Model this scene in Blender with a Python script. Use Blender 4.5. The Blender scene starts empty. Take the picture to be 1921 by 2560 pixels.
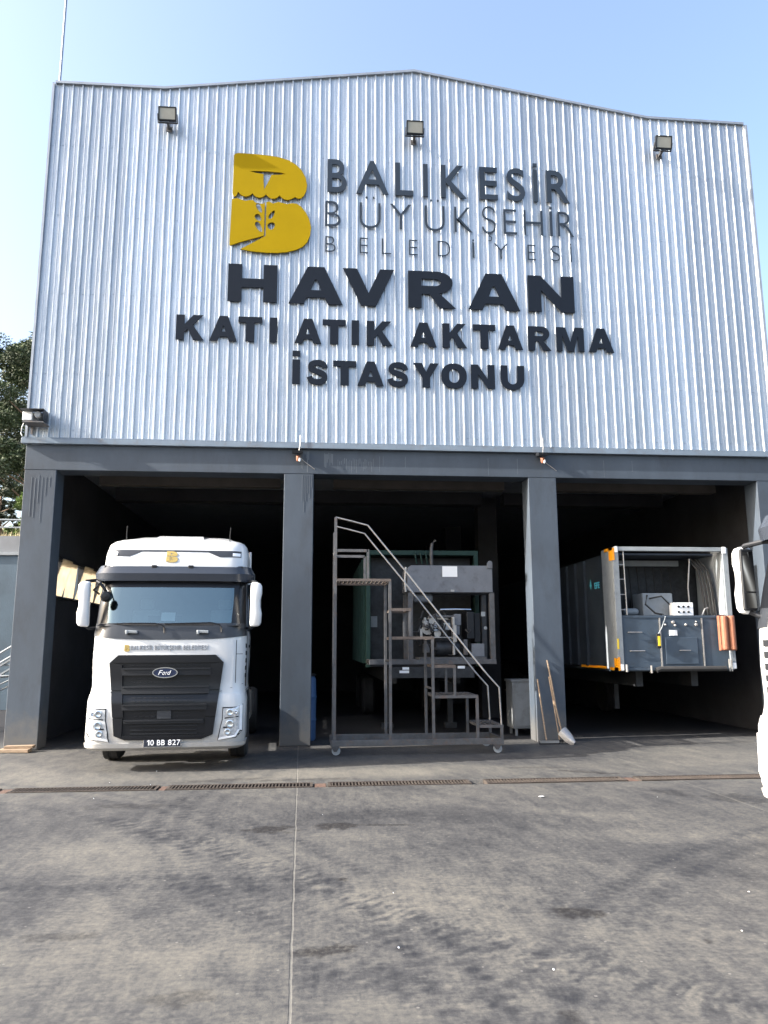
import bpy, math, random
import numpy as np
from mathutils import Vector, Matrix
random.seed(7)
S = 1.25            # all coordinates below are in plan units of 1.25 m
rad = math.radians
scn = bpy.context.scene
COL = scn.collection

# ------------------------------------------------------------------ camera
cam_d = bpy.data.cameras.new('camera'); cam = bpy.data.objects.new('camera', cam_d); COL.objects.link(cam)
scn.camera = cam
cam_d.sensor_fit = 'VERTICAL'; cam_d.sensor_height = 36; cam_d.lens = 27.0
cam_d.clip_start = 0.05; cam_d.clip_end = 2000
YAW, PITCH, ROLL = 0.08894, 0.17257, -0.00379
F = Vector((math.sin(YAW)*math.cos(PITCH), math.cos(YAW)*math.cos(PITCH), math.sin(PITCH)))
R = Vector((math.cos(YAW), -math.sin(YAW), 0)); U = R.cross(F)
R2 = R*math.cos(ROLL)+U*math.sin(ROLL); U2 = -R*math.sin(ROLL)+U*math.cos(ROLL)
M = Matrix((R2, U2, -F)).transposed().to_4x4()
M.translation = Vector((5.03792, -12.36781, 1.51755))*S
cam.matrix_world = M
scn.render.resolution_x = 768; scn.render.resolution_y = 1024

# ------------------------------------------------------------------ light
SUN_AZ, SUN_EL = rad(7.5), rad(27.0)     # azimuth in front of the facade plane, from the left
to_sun = Vector((-math.cos(SUN_AZ)*math.cos(SUN_EL), -math.sin(SUN_AZ)*math.cos(SUN_EL), math.sin(SUN_EL)))
world = bpy.data.worlds.new('World'); scn.world = world; world.use_nodes = True
wn = world.node_tree.nodes; bg = wn['Background']
sky = wn.new('ShaderNodeTexSky'); sky.sky_type = 'NISHITA'; sky.sun_disc = False
sky.sun_elevation = SUN_EL; sky.sun_rotation = math.atan2(to_sun.x, to_sun.y)
sky.air_density = 1.0; sky.dust_density = 5.0; sky.ozone_density = 1.0; sky.altitude = 50
world.node_tree.links.new(sky.outputs[0], bg.inputs[0]); bg.inputs[1].default_value = 0.15
sl = bpy.data.lights.new('sun', 'SUN'); sl.energy = 4.2; sl.angle = rad(0.5); sl.color = (1.0, 0.95, 0.87)
so = bpy.data.objects.new('sun', sl); COL.objects.link(so); so.rotation_euler = to_sun.to_track_quat('Z', 'Y').to_euler()
so.location = (0, -10, 30)
scn.view_settings.view_transform = 'Standard'; scn.view_settings.look = 'None'
scn.view_settings.exposure = 1.8; scn.view_settings.gamma = 1.0

# ------------------------------------------------------------------ mesh helpers
class MB:
    def __init__(s): s.v = []; s.f = []
    def add(s, vs, fs):
        n = len(s.v); s.v += [tuple(v) for v in vs]; s.f += [tuple(n+i for i in f) for f in fs]; return s
    def box(s, x0, x1, y0, y1, z0, z1):
        if x0 > x1: x0, x1 = x1, x0
        return s.add([(x0,y0,z0),(x1,y0,z0),(x1,y1,z0),(x0,y1,z0),(x0,y0,z1),(x1,y0,z1),(x1,y1,z1),(x0,y1,z1)],
                     [(0,3,2,1),(4,5,6,7),(0,1,5,4),(1,2,6,5),(2,3,7,6),(3,0,4,7)])
    def obox(s, c, ax, ay, az):       # oriented box: centre and three half-vectors
        c, ax, ay, az = map(Vector, (c, ax, ay, az)); vs = []
        for k in (-1, 1):
            for i, j in ((-1,-1),(1,-1),(1,1),(-1,1)): vs.append(c+ax*i+ay*j+az*k)
        return s.add(vs, [(0,3,2,1),(4,5,6,7),(0,1,5,4),(1,2,6,5),(2,3,7,6),(3,0,4,7)])
    def tube(s, path, r, n=8, r1=None):
        P = [Vector(p) for p in path]; rings = []
        for i, p in enumerate(P):
            d = (P[min(i+1, len(P)-1)]-P[max(i-1, 0)]).normalized()
            a = d.cross(Vector((0,0,1))) if abs(d.z) < .9 else d.cross(Vector((1,0,0)))
            a.normalize(); b = d.cross(a)
            rr = r if r1 is None else r+(r1-r)*i/(len(P)-1)
            rings.append([p+(a*math.cos(2*math.pi*k/n)+b*math.sin(2*math.pi*k/n))*rr for k in range(n)])
        vs = [q for rg in rings for q in rg]; fs = []
        for i in range(len(P)-1):
            for k in range(n):
                k2 = (k+1) % n; fs.append((i*n+k, i*n+k2, (i+1)*n+k2, (i+1)*n+k))
        fs.append(tuple(range(n-1,-1,-1))); fs.append(tuple((len(P)-1)*n+k for k in range(n)))
        return s.add(vs, fs)
    def bar(s, p0, p1, w, h=None):    # square section bar
        h = h or w; p0, p1 = Vector(p0), Vector(p1); d = (p1-p0); L = d.length; d.normalize()
        a = d.cross(Vector((0,1,0))) if abs(d.y) < .9 else d.cross(Vector((0,0,1)))
        a.normalize(); b = d.cross(a)
        return s.obox((p0+p1)/2, a*w/2, b*h/2, d*L/2)
    def prism(s, poly, y0, y1, plane='xz'):
        n = len(poly)
        def P(a, b, d): return (a, d, b) if plane == 'xz' else ((d, a, b) if plane == 'yz' else (a, b, d))
        vs = [P(a,b,y0) for a,b in poly]+[P(a,b,y1) for a,b in poly]
        fs = [tuple(range(n)), tuple(range(2*n-1, n-1, -1))]+[(i, n+i, n+(i+1) % n, (i+1) % n) for i in range(n)]
        return s.add(vs, fs)
    def lathe(s, prof, c, axis='z', n=24):   # prof: (r, h) along axis
        c = Vector(c); vs = []; fs = []
        for r, h in prof:
            for k in range(n):
                a = 2*math.pi*k/n; u, w = r*math.cos(a), r*math.sin(a)
                vs.append(c+Vector({'z': (u,w,h), 'x': (h,u,w), 'y': (u,h,w)}[axis]))
        m = len(prof)
        for i in range(m-1):
            for k in range(n):
                k2 = (k+1) % n; fs.append((i*n+k, i*n+k2, (i+1)*n+k2, (i+1)*n+k))
        fs.append(tuple(range(n-1,-1,-1))); fs.append(tuple((m-1)*n+k for k in range(n)))
        return s.add(vs, fs)
    def grid(s, rows, close=False):
        nr, nc = len(rows), len(rows[0]); vs = [p for r in rows for p in r]; fs = []
        for i in range(nr-1):
            for j in range(nc-1): fs.append((i*nc+j, i*nc+j+1, (i+1)*nc+j+1, (i+1)*nc+j))
        return s.add(vs, fs)
ORG = {}
def obj(name, mb, mat, parent=None, smooth=False, bevel=0, org=None, fix=True):
    me = bpy.data.meshes.new(name)
    if parent is not None:
        root = parent
        while root.parent: root = root.parent
        o0 = ORG[root.name]
    else:
        if org is None:
            a = np.array(mb.v); o0 = Vector(((a[:,0].min()+a[:,0].max())/2, (a[:,1].min()+a[:,1].max())/2, a[:,2].min()))
        else: o0 = Vector(org)
    me.from_pydata([((v[0]-o0[0])*S, (v[1]-o0[1])*S, (v[2]-o0[2])*S) for v in mb.v], [], mb.f)
    if fix:
        import bmesh
        b = bmesh.new(); b.from_mesh(me); bmesh.ops.recalc_face_normals(b, faces=b.faces); b.to_mesh(me); b.free()
    if mat: me.materials.append(mat)
    if smooth:
        me.polygons.foreach_set('use_smooth', [True]*len(me.polygons))
        me.set_sharp_from_angle(angle=rad(35))
    o = bpy.data.objects.new(name, me); COL.objects.link(o)
    if parent is not None: o.parent = parent
    else: o.location = o0*S; ORG[o.name] = o0
    if bevel:
        m = o.modifiers.new('bevel', 'BEVEL'); m.width = bevel*S; m.segments = 2; m.limit_method = 'ANGLE'; m.angle_limit = rad(40)
    return o
def tag(o, label=None, cat=None, group=None, kind=None):
    if label: o['label'] = label
    if cat: o['category'] = cat
    if group: o['group'] = group
    if kind: o['kind'] = kind
    return o
def thing(name, label, cat, loc, rotz=0, group=None, org=None):
    o = bpy.data.objects.new(name, None); COL.objects.link(o); o.empty_display_size = .2
    o.location = Vector(loc)*S; o.rotation_euler = (0,0,rotz); ORG[o.name] = Vector(org if org is not None else loc)
    return tag(o, label, cat, group)
def copy_tree(o, parent=None):
    c = o.copy(); COL.objects.link(c)
    if parent is not None: c.parent = parent
    for ch in [k for k in bpy.data.objects if k.parent == o]: copy_tree(ch, c)
    return c
def struct(name, mb, mat, label=None, **k):
    o = obj(name, mb, mat, None, **k); o['kind'] = 'structure'
    return o

# ------------------------------------------------------------------ materials
def new_mat(name):
    m = bpy.data.materials.new(name); m.use_nodes = True; nt = m.node_tree
    return m, nt, nt.nodes, nt.links, nt.nodes['Principled BSDF']
def pmat(name, col, rough=.6, metal=0.0, var=.18, scale=3.0, bump=.0, bscale=60.0, dirt=None, dscale=5.0, damt=.5, spec=.5, stretch=None, coat=0):
    m, nt, N, L, P = new_mat(name)
    P.inputs['Roughness'].default_value = rough; P.inputs['Metallic'].default_value = metal
    P.inputs['Specular IOR Level'].default_value = spec; P.inputs['Coat Weight'].default_value = coat
    tc = N.new('ShaderNodeTexCoord'); mp = N.new('ShaderNodeMapping'); L.new(tc.outputs['Object'], mp.inputs[0])
    if stretch: mp.inputs['Scale'].default_value = stretch
    n1 = N.new('ShaderNodeTexNoise'); n1.inputs['Scale'].default_value = scale; n1.inputs['Detail'].default_value = 8; n1.inputs['Roughness'].default_value = .65
    L.new(mp.outputs[0], n1.inputs['Vector'])
    r1 = N.new('ShaderNodeMapRange'); r1.inputs['From Min'].default_value = .3; r1.inputs['From Max'].default_value = .7
    L.new(n1.outputs[0], r1.inputs[0])
    mx = N.new('ShaderNodeMix'); mx.data_type = 'RGBA'
    c0 = [max(0, c*(1-var)) for c in col]; c1 = [min(1, c*(1+var)) for c in col]
    mx.inputs[6].default_value = (*c0, 1); mx.inputs[7].default_value = (*c1, 1); L.new(r1.outputs[0], mx.inputs[0])
    out = mx.outputs[2]
    if dirt:
        n2 = N.new('ShaderNodeTexNoise'); n2.inputs['Scale'].default_value = dscale; n2.inputs['Detail'].default_value = 10; n2.inputs['Roughness'].default_value = .7
        L.new(mp.outputs[0], n2.inputs['Vector'])
        r2 = N.new('ShaderNodeMapRange'); r2.inputs['From Min'].default_value = .52; r2.inputs['From Max'].default_value = .72; r2.inputs['To Max'].default_value = damt
        L.new(n2.outputs[0], r2.inputs[0])
        m2 = N.new('ShaderNodeMix'); m2.data_type = 'RGBA'; m2.inputs[7].default_value = (*dirt, 1)
        L.new(r2.outputs[0], m2.inputs[0]); L.new(out, m2.inputs[6]); out = m2.outputs[2]
    L.new(out, P.inputs['Base Color'])
    if bump:
        nb = N.new('ShaderNodeTexNoise'); nb.inputs['Scale'].default_value = bscale; nb.inputs['Detail'].default_value = 6
        L.new(mp.outputs[0], nb.inputs['Vector'])
        b = N.new('ShaderNodeBump'); b.inputs['Strength'].default_value = bump; b.inputs['Distance'].default_value = .02
        L.new(nb.outputs[0], b.inputs['Height']); L.new(b.outputs[0], P.inputs['Normal'])
    return m
MT = {}
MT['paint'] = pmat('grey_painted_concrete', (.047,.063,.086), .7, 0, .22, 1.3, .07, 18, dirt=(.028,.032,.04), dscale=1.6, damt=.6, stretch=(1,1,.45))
MT['inner'] = pmat('shade_darkened_interior', (.026,.026,.030), .85, 0, .3, 1.5, .2, 20)  # interior colour set dark to hold down bounced light in the bays
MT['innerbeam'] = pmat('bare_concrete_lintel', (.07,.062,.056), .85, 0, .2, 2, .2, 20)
def grime(m, col, z0, z1, amt, sc):
    nt = m.node_tree; N = nt.nodes; L = nt.links; P = N['Principled BSDF']; src = P.inputs['Base Color'].links[0].from_socket
    tc = N.new('ShaderNodeTexCoord'); sp = N.new('ShaderNodeSeparateXYZ'); L.new(tc.outputs['Object'], sp.inputs[0])
    a = N.new('ShaderNodeMapRange'); a.inputs['From Min'].default_value = z0*S; a.inputs['From Max'].default_value = z1*S; a.inputs['To Min'].default_value = 1; a.inputs['To Max'].default_value = 0; L.new(sp.outputs['Z'], a.inputs[0])
    n = N.new('ShaderNodeTexNoise'); n.inputs['Scale'].default_value = sc; n.inputs['Detail'].default_value = 9; n.inputs['Roughness'].default_value = .72; L.new(tc.outputs['Object'], n.inputs['Vector'])
    b = N.new('ShaderNodeMath'); b.operation = 'ADD'; L.new(a.outputs[0], b.inputs[0]); L.new(n.outputs[0], b.inputs[1])
    c = N.new('ShaderNodeMapRange'); c.inputs['From Min'].default_value = .85; c.inputs['From Max'].default_value = 1.35; c.inputs['To Max'].default_value = amt; L.new(b.outputs[0], c.inputs[0])
    x = N.new('ShaderNodeMix'); x.data_type = 'RGBA'; x.inputs[7].default_value = (*col, 1); L.new(c.outputs[0], x.inputs[0]); L.new(src, x.inputs[6]); L.new(x.outputs[2], P.inputs['Base Color'])
grime(MT['paint'], (.13,.12,.105), 0, .9, .6, 5)
MT['letter'] = pmat('dark_letter_paint', (.009,.014,.024), .7, 0, .06, 2, spec=.12)
MT['thin'] = pmat('steel_letter', (.028,.038,.052), .35, .3, .06, 2)
MT['gold'] = pmat('mustard_paint', (.30,.205,.0005), .8, 0, .05, 2, spec=.12)
MT['trim'] = pmat('zinc_trim', (.30,.33,.37), .45, .5, .15, 3)
MT['flash'] = pmat('flashing_paint', (.16,.205,.26), .5, .1, .12, 2, dirt=(.14,.10,.07), dscale=6, damt=.45)
MT['white'] = pmat('truck_white', (.60,.62,.64), .28, 0, .03, 2, spec=.5, coat=.5, dirt=(.6,.58,.54), dscale=3, damt=.15)
grime(MT['white'], (.27,.25,.22), .2, 1.1, .6, 4)
MT['plastic'] = pmat('dark_plastic', (.012,.014,.018), .5, 0, .12, 4, spec=.3)
MT['band'] = pmat('cowl_plastic', (.028,.032,.04), .38, 0, .08, 4)
MT['gloss'] = pmat('gloss_black', (.009,.010,.013), .28, 0, .1, 4, spec=.35)
MT['chrome'] = pmat('chrome', (.75,.77,.8), .18, 1, .05, 4)
MT['led'] = pmat('white_lens', (.85,.87,.9), .25, 0, .02, 4)
MT['rubber'] = pmat('tyre_rubber', (.022,.022,.023), .8, 0, .2, 8, .1, 30)
MT['steel'] = pmat('worn_grey_steel', (.098,.10,.106), .55, .35, .3, 6, .1, 40, dirt=(.16,.095,.06), dscale=9, damt=.6)
MT['baresteel'] = pmat('bare_steel', (.42,.40,.38), .4, .7, .25, 6, .1, 40)
MT['engine_panel'] = pmat('engine_hood_paint', (.14,.152,.175), .5, .1, .12, 3, dirt=(.06,.05,.045), dscale=7, damt=.5)
MT['green'] = pmat('dirty_green_paint', (.012,.05,.042), .6, 0, .3, 4, .1, 30, dirt=(.015,.02,.02), dscale=4, damt=.7)
MT['darkmetal'] = pmat('oily_dark_metal', (.03,.032,.036), .5, .4, .4, 8, .2, 40)
MT['trailer'] = pmat('blue_grey_trailer_paint', (.045,.065,.092), .45, 0, .15, 3, dirt=(.03,.035,.04), dscale=5, damt=.6)
MT['pale'] = pmat('pale_grey_paint', (.24,.265,.285), .5, 0, .12, 4, dirt=(.12,.12,.12), dscale=6, damt=.4)
MT['orange'] = pmat('orange_reflector', (.85,.33,.01), .4, 0, .08, 5)
MT['yellow'] = pmat('yellow_plastic', (.75,.55,.04), .4, 0, .08, 5)
MT['rust'] = pmat('rust_orange_rubber', (.26,.10,.055), .6, 0, .2, 6, .15, 30)
MT['wood'] = pmat('old_wood', (.26,.19,.13), .75, 0, .3, 8, .2, 40, stretch=(1,6,6))
MT['cabinet'] = pmat('cabinet_paint', (.2,.21,.215), .6, 0, .15, 3, dirt=(.08,.07,.06), dscale=4, damt=.5)
MT['blue'] = pmat('blue_plastic', (.05,.11,.24), .5, 0, .15, 3)
MT['paper'] = pmat('white_paper', (.78,.80,.82), .8, 0, .03, 3)
MT['lampglass'] = pmat('frosted_lamp_glass', (.34,.335,.29), .3, 0, .08, 6)
MT['grate'] = pmat('rusty_iron', (.055,.045,.039), .7, .3, .35, 9, .3, 60)
MT['blockc'] = pmat('rusty_block', (.10,.06,.045), .8, .1, .35, 9, .3, 60)
MT['bluewall'] = pmat('faded_blue_paint', (.06,.095,.13), .6, 0, .2, 1.2, .2, 20, dirt=(.05,.07,.1), dscale=1.4, damt=.6)
MT['greywall'] = pmat('grey_retaining_concrete', (.17,.18,.195), .8, 0, .15, 2, .2, 20)
MT['bark'] = pmat('pine_bark', (.16,.11,.08), .9, 0, .3, 5, .5, 12)
MT['drygrass'] = pmat('dry_grass', (.42,.36,.22), .9, 0, .3, 8)
MT['soil'] = pmat('dry_hillside_soil', (.20,.19,.12), .95, 0, .35, .5, .3, 4)
MT['seat'] = pmat('cab_fabric', (.35,.36,.37), .9, 0, .1, 8)
MT['text'] = pmat('truck_lettering', (.20,.21,.23), .5, 0, .05, 8)
MT['truckgold'] = pmat('truck_emblem_gold', (.42,.31,.10), .35, .3, .08, 8)
MT['cyan'] = pmat('cyan_vinyl', (.08,.45,.60), .5, 0, .08, 8)
MT['platedark'] = pmat('plate_dark', (.015,.02,.035), .4, 0, .05, 8)
MT['badge'] = pmat('badge_dark_blue', (.01,.02,.06), .25, 0, .05, 8, coat=.5)
def foliage(name, col):
    m, nt, N, L, P = new_mat(name)
    P.inputs['Roughness'].default_value = .65
    g = N.new('ShaderNodeObjectInfo'); tc = N.new('ShaderNodeTexCoord')
    n = N.new('ShaderNodeTexNoise'); n.inputs['Scale'].default_value = 1.2; n.inputs['Detail'].default_value = 6; L.new(tc.outputs['Object'], n.inputs['Vector'])
    cr = N.new('ShaderNodeMapRange'); cr.inputs['From Min'].default_value = .35; cr.inputs['From Max'].default_value = .65; L.new(n.outputs[0], cr.inputs[0])
    mx = N.new('ShaderNodeMix'); mx.data_type = 'RGBA'; mx.inputs[6].default_value = (*[c*.6 for c in col], 1); mx.inputs[7].default_value = (*[c*1.5 for c in col], 1)
    L.new(cr.outputs[0], mx.inputs[0]); L.new(mx.outputs[2], P.inputs['Base Color'])
    return m
MT['leaf'] = foliage('pine_foliage', (.035,.055,.022)); MT['leaf2'] = foliage('bush_foliage', (.09,.14,.025)); MT['leaf3'] = foliage('dark_foliage', (.022,.034,.018))
MT['leafdry'] = foliage('dry_foliage', (.07,.05,.03))

# galvanised cladding: metallic, slightly wavy, spangled, zinc bloom
def clad_mat():
    m, nt, N, L, P = new_mat('galvanised_cladding')
    P.inputs['Metallic'].default_value = .5
    tc = N.new('ShaderNodeTexCoord')
    def noise(scale, stretch, det=6, ro=.6):
        mp = N.new('ShaderNodeMapping'); mp.inputs['Scale'].default_value = stretch; L.new(tc.outputs['Object'], mp.inputs[0])
        n = N.new('ShaderNodeTexNoise'); n.inputs['Scale'].default_value = scale; n.inputs['Detail'].default_value = det; n.inputs['Roughness'].default_value = ro
        L.new(mp.outputs[0], n.inputs['Vector']); return n
    a = noise(1.1, (1,1,.25)); b = noise(35, (1,1,1), 2, .5)
    r = N.new('ShaderNodeMapRange'); r.inputs['From Min'].default_value = .3; r.inputs['From Max'].default_value = .7; L.new(a.outputs[0], r.inputs[0])
    mx = N.new('ShaderNodeMix'); mx.data_type = 'RGBA'; mx.inputs[6].default_value = (.52,.59,.67,1); mx.inputs[7].default_value = (.62,.69,.77,1); L.new(r.outputs[0], mx.inputs[0])
    m2 = N.new('ShaderNodeMix'); m2.data_type = 'RGBA'; m2.blend_type = 'MULTIPLY'; m2.inputs[0].default_value = .25
    rb = N.new('ShaderNodeMapRange'); rb.inputs['From Min'].default_value = .35; rb.inputs['From Max'].default_value = .65; rb.inputs['To Min'].default_value = .55; L.new(b.outputs[0], rb.inputs[0])
    L.new(mx.outputs[2], m2.inputs[6]); L.new(rb.outputs[0], m2.inputs[7])
    sh = N.new('ShaderNodeSeparateXYZ'); L.new(tc.outputs['Object'], sh.inputs[0])
    sn = N.new('ShaderNodeMath'); sn.operation = 'SNAP'; sn.inputs[1].default_value = .995*S; L.new(sh.outputs['X'], sn.inputs[0])
    wt = N.new('ShaderNodeTexWhiteNoise'); wt.noise_dimensions = '1D'; L.new(sn.outputs[0], wt.inputs['W'])
    wr = N.new('ShaderNodeMapRange'); wr.inputs['To Min'].default_value = .80; wr.inputs['To Max'].default_value = 1.0; L.new(wt.outputs['Value'], wr.inputs[0])
    st_ = noise(2.2, (4,1,.12), 6, .7); sr = N.new('ShaderNodeMapRange'); sr.inputs['From Min'].default_value = .35; sr.inputs['From Max'].default_value = .7; sr.inputs['To Min'].default_value = 1.0; sr.inputs['To Max'].default_value = .78; L.new(st_.outputs[0], sr.inputs[0])
    ms = N.new('ShaderNodeMath'); ms.operation = 'MULTIPLY'; L.new(wr.outputs[0], ms.inputs[0]); L.new(sr.outputs[0], ms.inputs[1])
    m22 = N.new('ShaderNodeMix'); m22.data_type = 'RGBA'; m22.blend_type = 'MULTIPLY'; m22.inputs[0].default_value = 1; L.new(m2.outputs[2], m22.inputs[6]); L.new(ms.outputs[0], m22.inputs[7]); m2 = m22
    # rust creeping up from the bottom edge in patches
    ge = N.new('ShaderNodeSeparateXYZ'); L.new(tc.outputs['Object'], ge.inputs[0])
    rz = N.new('ShaderNodeMapRange'); rz.inputs['From Min'].default_value = .02; rz.inputs['From Max'].default_value = .22; rz.inputs['To Min'].default_value = 1; rz.inputs['To Max'].default_value = 0; L.new(ge.outputs['Z'], rz.inputs[0])
    rn = noise(1.6, (1,1,1), 8, .7); rr = N.new('ShaderNodeMapRange'); rr.inputs['From Min'].default_value = .52; rr.inputs['From Max'].default_value = .62; L.new(rn.outputs[0], rr.inputs[0])
    mu = N.new('ShaderNodeMath'); mu.operation = 'MULTIPLY'; L.new(rz.outputs[0], mu.inputs[0]); L.new(rr.outputs[0], mu.inputs[1])
    m3 = N.new('ShaderNodeMix'); m3.data_type = 'RGBA'; m3.inputs[7].default_value = (.20,.13,.10,1); L.new(mu.outputs[0], m3.inputs[0]); L.new(m2.outputs[2], m3.inputs[6])
    L.new(m3.outputs[2], P.inputs['Base Color'])
    ro = N.new('ShaderNodeMapRange'); ro.inputs['To Min'].default_value = .34; ro.inputs['To Max'].default_value = .58; L.new(b.outputs[0], ro.inputs[0]); L.new(ro.outputs[0], P.inputs['Roughness'])
    w = noise(2.6, (1,1,.45), 4, .6); bp = N.new('ShaderNodeBump'); bp.inputs['Strength'].default_value = .6; bp.inputs['Distance'].default_value = .05
    L.new(w.outputs[0], bp.inputs['Height']); L.new(bp.outputs[0], P.inputs['Normal'])
    return m
MT['clad'] = clad_mat()

def glass_mat(name, tint, refl=.12, rough=.02, alpha=.5):
    m, nt, N, L, P = new_mat(name); N.remove(P)
    out = N['Material Output']
    tr = N.new('ShaderNodeBsdfTransparent'); tr.inputs[0].default_value = (*tint, 1)
    gl = N.new('ShaderNodeBsdfGlossy'); gl.inputs['Roughness'].default_value = rough; gl.inputs[0].default_value = (.66,.82,.80,1)
    lw = N.new('ShaderNodeLayerWeight'); lw.inputs[0].default_value = .35
    mr = N.new('ShaderNodeMapRange'); mr.inputs['To Min'].default_value = refl; mr.inputs['To Max'].default_value = 1; L.new(lw.outputs['Fresnel'], mr.inputs[0])
    mx = N.new('ShaderNodeMixShader'); L.new(mr.outputs[0], mx.inputs[0]); L.new(tr.outputs[0], mx.inputs[1]); L.new(gl.outputs[0], mx.inputs[2])
    L.new(mx.outputs[0], out.inputs[0]); return m
MT['glass'] = glass_mat('windscreen_glass', (.62,.74,.76), .30)
MT['mirror'] = pmat('mirror_glass', (.10,.11,.12), .03, 1, 0, 1)
MT['sideglass'] = pmat('tinted_side_glass', (.02,.025,.03), .06, 0, 0, 1, spec=1)
def pane_mat():
    m, nt, N, L, P = new_mat('lit_view_window_pane'); out = N['Material Output']
    P.inputs['Base Color'].default_value = (.5,.48,.42,1); P.inputs['Roughness'].default_value = .4
    t = N.new('ShaderNodeBsdfTranslucent'); tc = N.new('ShaderNodeTexCoord'); n = N.new('ShaderNodeTexNoise'); n.inputs['Scale'].default_value = 5
    L.new(tc.outputs['Object'], n.inputs[0]); mx = N.new('ShaderNodeMix'); mx.data_type = 'RGBA'; mx.inputs[6].default_value = (.60,.57,.50,1); mx.inputs[7].default_value = (.40,.36,.29,1)  # tan pane colour stands in for the sunlit view outside
    L.new(n.outputs[0], mx.inputs[0]); L.new(mx.outputs[2], t.inputs[0])
    s = N.new('ShaderNodeMixShader'); s.inputs[0].default_value = .85; L.new(P.outputs[0], s.inputs[1]); L.new(t.outputs[0], s.inputs[2]); L.new(s.outputs[0], out.inputs[0])
    return m
MT['pane'] = pane_mat()

# ------------------------------------------------------------------ ground
def vnoise(x, y, seed):
    rs = np.random.RandomState(seed); T = rs.rand(257, 257)
    xi = np.floor(x).astype(int); yi = np.floor(y).astype(int); fx = x-xi; fy = y-yi
    fx = fx*fx*(3-2*fx); fy = fy*fy*(3-2*fy); xi %= 256; yi %= 256
    a = T[xi, yi]; b = T[xi+1, yi]; c = T[xi, yi+1]; d = T[xi+1, yi+1]
    return (a*(1-fx)+b*fx)*(1-fy)+(c*(1-fx)+d*fx)*fy
def fbm(x, y, seed, o=5, g=.55):
    s = 0; a = 1; t = 0
    for i in range(o):
        s = s+a*vnoise(x*2**i+13.7*i+100, y*2**i+7.3*i+100, seed+i); t += a; a *= g
    return s/t
def sm(x, a, b):
    t = np.clip((x-a)/(b-a), 0, 1); return t*t*(3-2*t)
def stain_shade_field(X, Y):
    wx = X+.5*(fbm(X*.7, Y*.7, 5)-.5)*2; wy = Y+.5*(fbm(X*.7+9, Y*.7+4, 6)-.5)*2
    base = .50+.42*(fbm(wx*.5, wy*.5, 11)-.5)+.20*(fbm(wx*2.6, wy*2.6, 21)-.5)
    # sweeping drag along the yard (streaks running left-back to right-front)
    a = rad(-38); sx = X*math.cos(a)-Y*math.sin(a); sy = X*math.sin(a)+Y*math.cos(a)
    base += .22*(fbm(sx*14, sy*.6, 31, 5, .65)-.5)*(.5+fbm(X*.6,Y*.6,33))
    a = rad(62); sx = X*math.cos(a)-Y*math.sin(a); sy = X*math.sin(a)+Y*math.cos(a)
    base += .16*(fbm(sx*.5, sy*16, 37, 5, .65)-.5)*(.5+fbm(X*.6,Y*.6,34))
    def blob(cx, cy, rx, ry, ang, amt, soft=1.0, rough=.35):
        nonlocal base
        a = rad(ang); dx = X-cx; dy = Y-cy; u = (dx*math.cos(a)+dy*math.sin(a))/rx; v = (-dx*math.sin(a)+dy*math.cos(a))/ry
        d = np.sqrt(u*u+v*v)+rough*1.6*(fbm(X*3, Y*5, int(cx*7+cy*3) % 97, 6, .7)-.5)*2
        base = base+amt*.5*(1-sm(d, 1-soft*.75, 1+soft*.5))
    # broad dark traffic film and pale clean patches
    blob(7.0, -6.2, 2.0, .8, -35, .34, 1); blob(6.6, -7.3, 1.3, .4, -25, .25, 1); blob(6.5, -5.0, 1.6, .5, 12, .22, 1)
    blob(9.2, -4.4, 1.2, .5, 0, .2, 1); blob(8.2, -7.3, 1.3, .8, -20, .15, 1); blob(5.0, -5.1, .9, .35, 10, .2, 1)
    blob(4.3, -7.15, .45, .35, 10, .33, .9); blob(3.35, -7.2, .35, .6, 0, .33, 1); blob(3.6, -4.4, .9, .5, 20, .16, 1); blob(1.8, -4.6, 1.4, .6, 0, .15, 1)
    blob(2.5, -5.6, 1.2, .8, 0, .12, 1); blob(5.2, -8.5, .9, .16, -12, .3, .9); blob(5.9, -8.1, .5, .12, -20, .28, .8)
    blob(5.65, -7.25, .55, .45, 0, -.42, .9); blob(3.75, -7.6, .32, .5, 0, -.34, 1); blob(3.5, -6.1, .8, .5, 0, -.35, 1); blob(7.6, -6.0, .7, .2, -10, -.3, 1)
    blob(5.6, -8.75, .5, .25, 0, -.3, 1); blob(4.4, -8.2, .6, .5, 0, -.2, 1); blob(8, -2.5, 3.0, .5, 3, -.34, 1); blob(5.6, -2.6, 1.5, .4, 3, -.40, 1); blob(2.2, -2.7, 1.6, .45, 0, -.3, 1); blob(1.2, -2.2, 1.2, 1.2, 0, -.3, 1)
    blob(10.6, -1.6, 1.4, .8, 0, -.25, 1); blob(7.2, -5.0, .9, .12, -25, -.25, 1)
    # diagonal flaking band across the yard
    P = [(3.3,-5.0),(3.77,-5.48),(4.6,-6.4),(5.05,-7.0),(5.45,-7.55),(6.15,-8.3),(6.9,-8.9)]
    d = np.full(X.shape, 9.0)
    for (x0,y0),(x1,y1) in zip(P, P[1:]):
        t = np.clip(((X-x0)*(x1-x0)+(Y-y0)*(y1-y0))/((x1-x0)**2+(y1-y0)**2), 0, 1)
        d = np.minimum(d, np.hypot(X-x0-t*(x1-x0), Y-y0-t*(y1-y0)))
    d = d+.16*(fbm(X*4, Y*4, 61)-.5)*2
    fl = fbm((X+Y*.75)*7, (Y-X*.9)*22, 71, 4, .75)
    band = (1-sm(d, .02, .30))
    base = base+band*(sm(fl,.47,.62)*.26-sm(1-fl,.52,.66)*.18)
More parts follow.
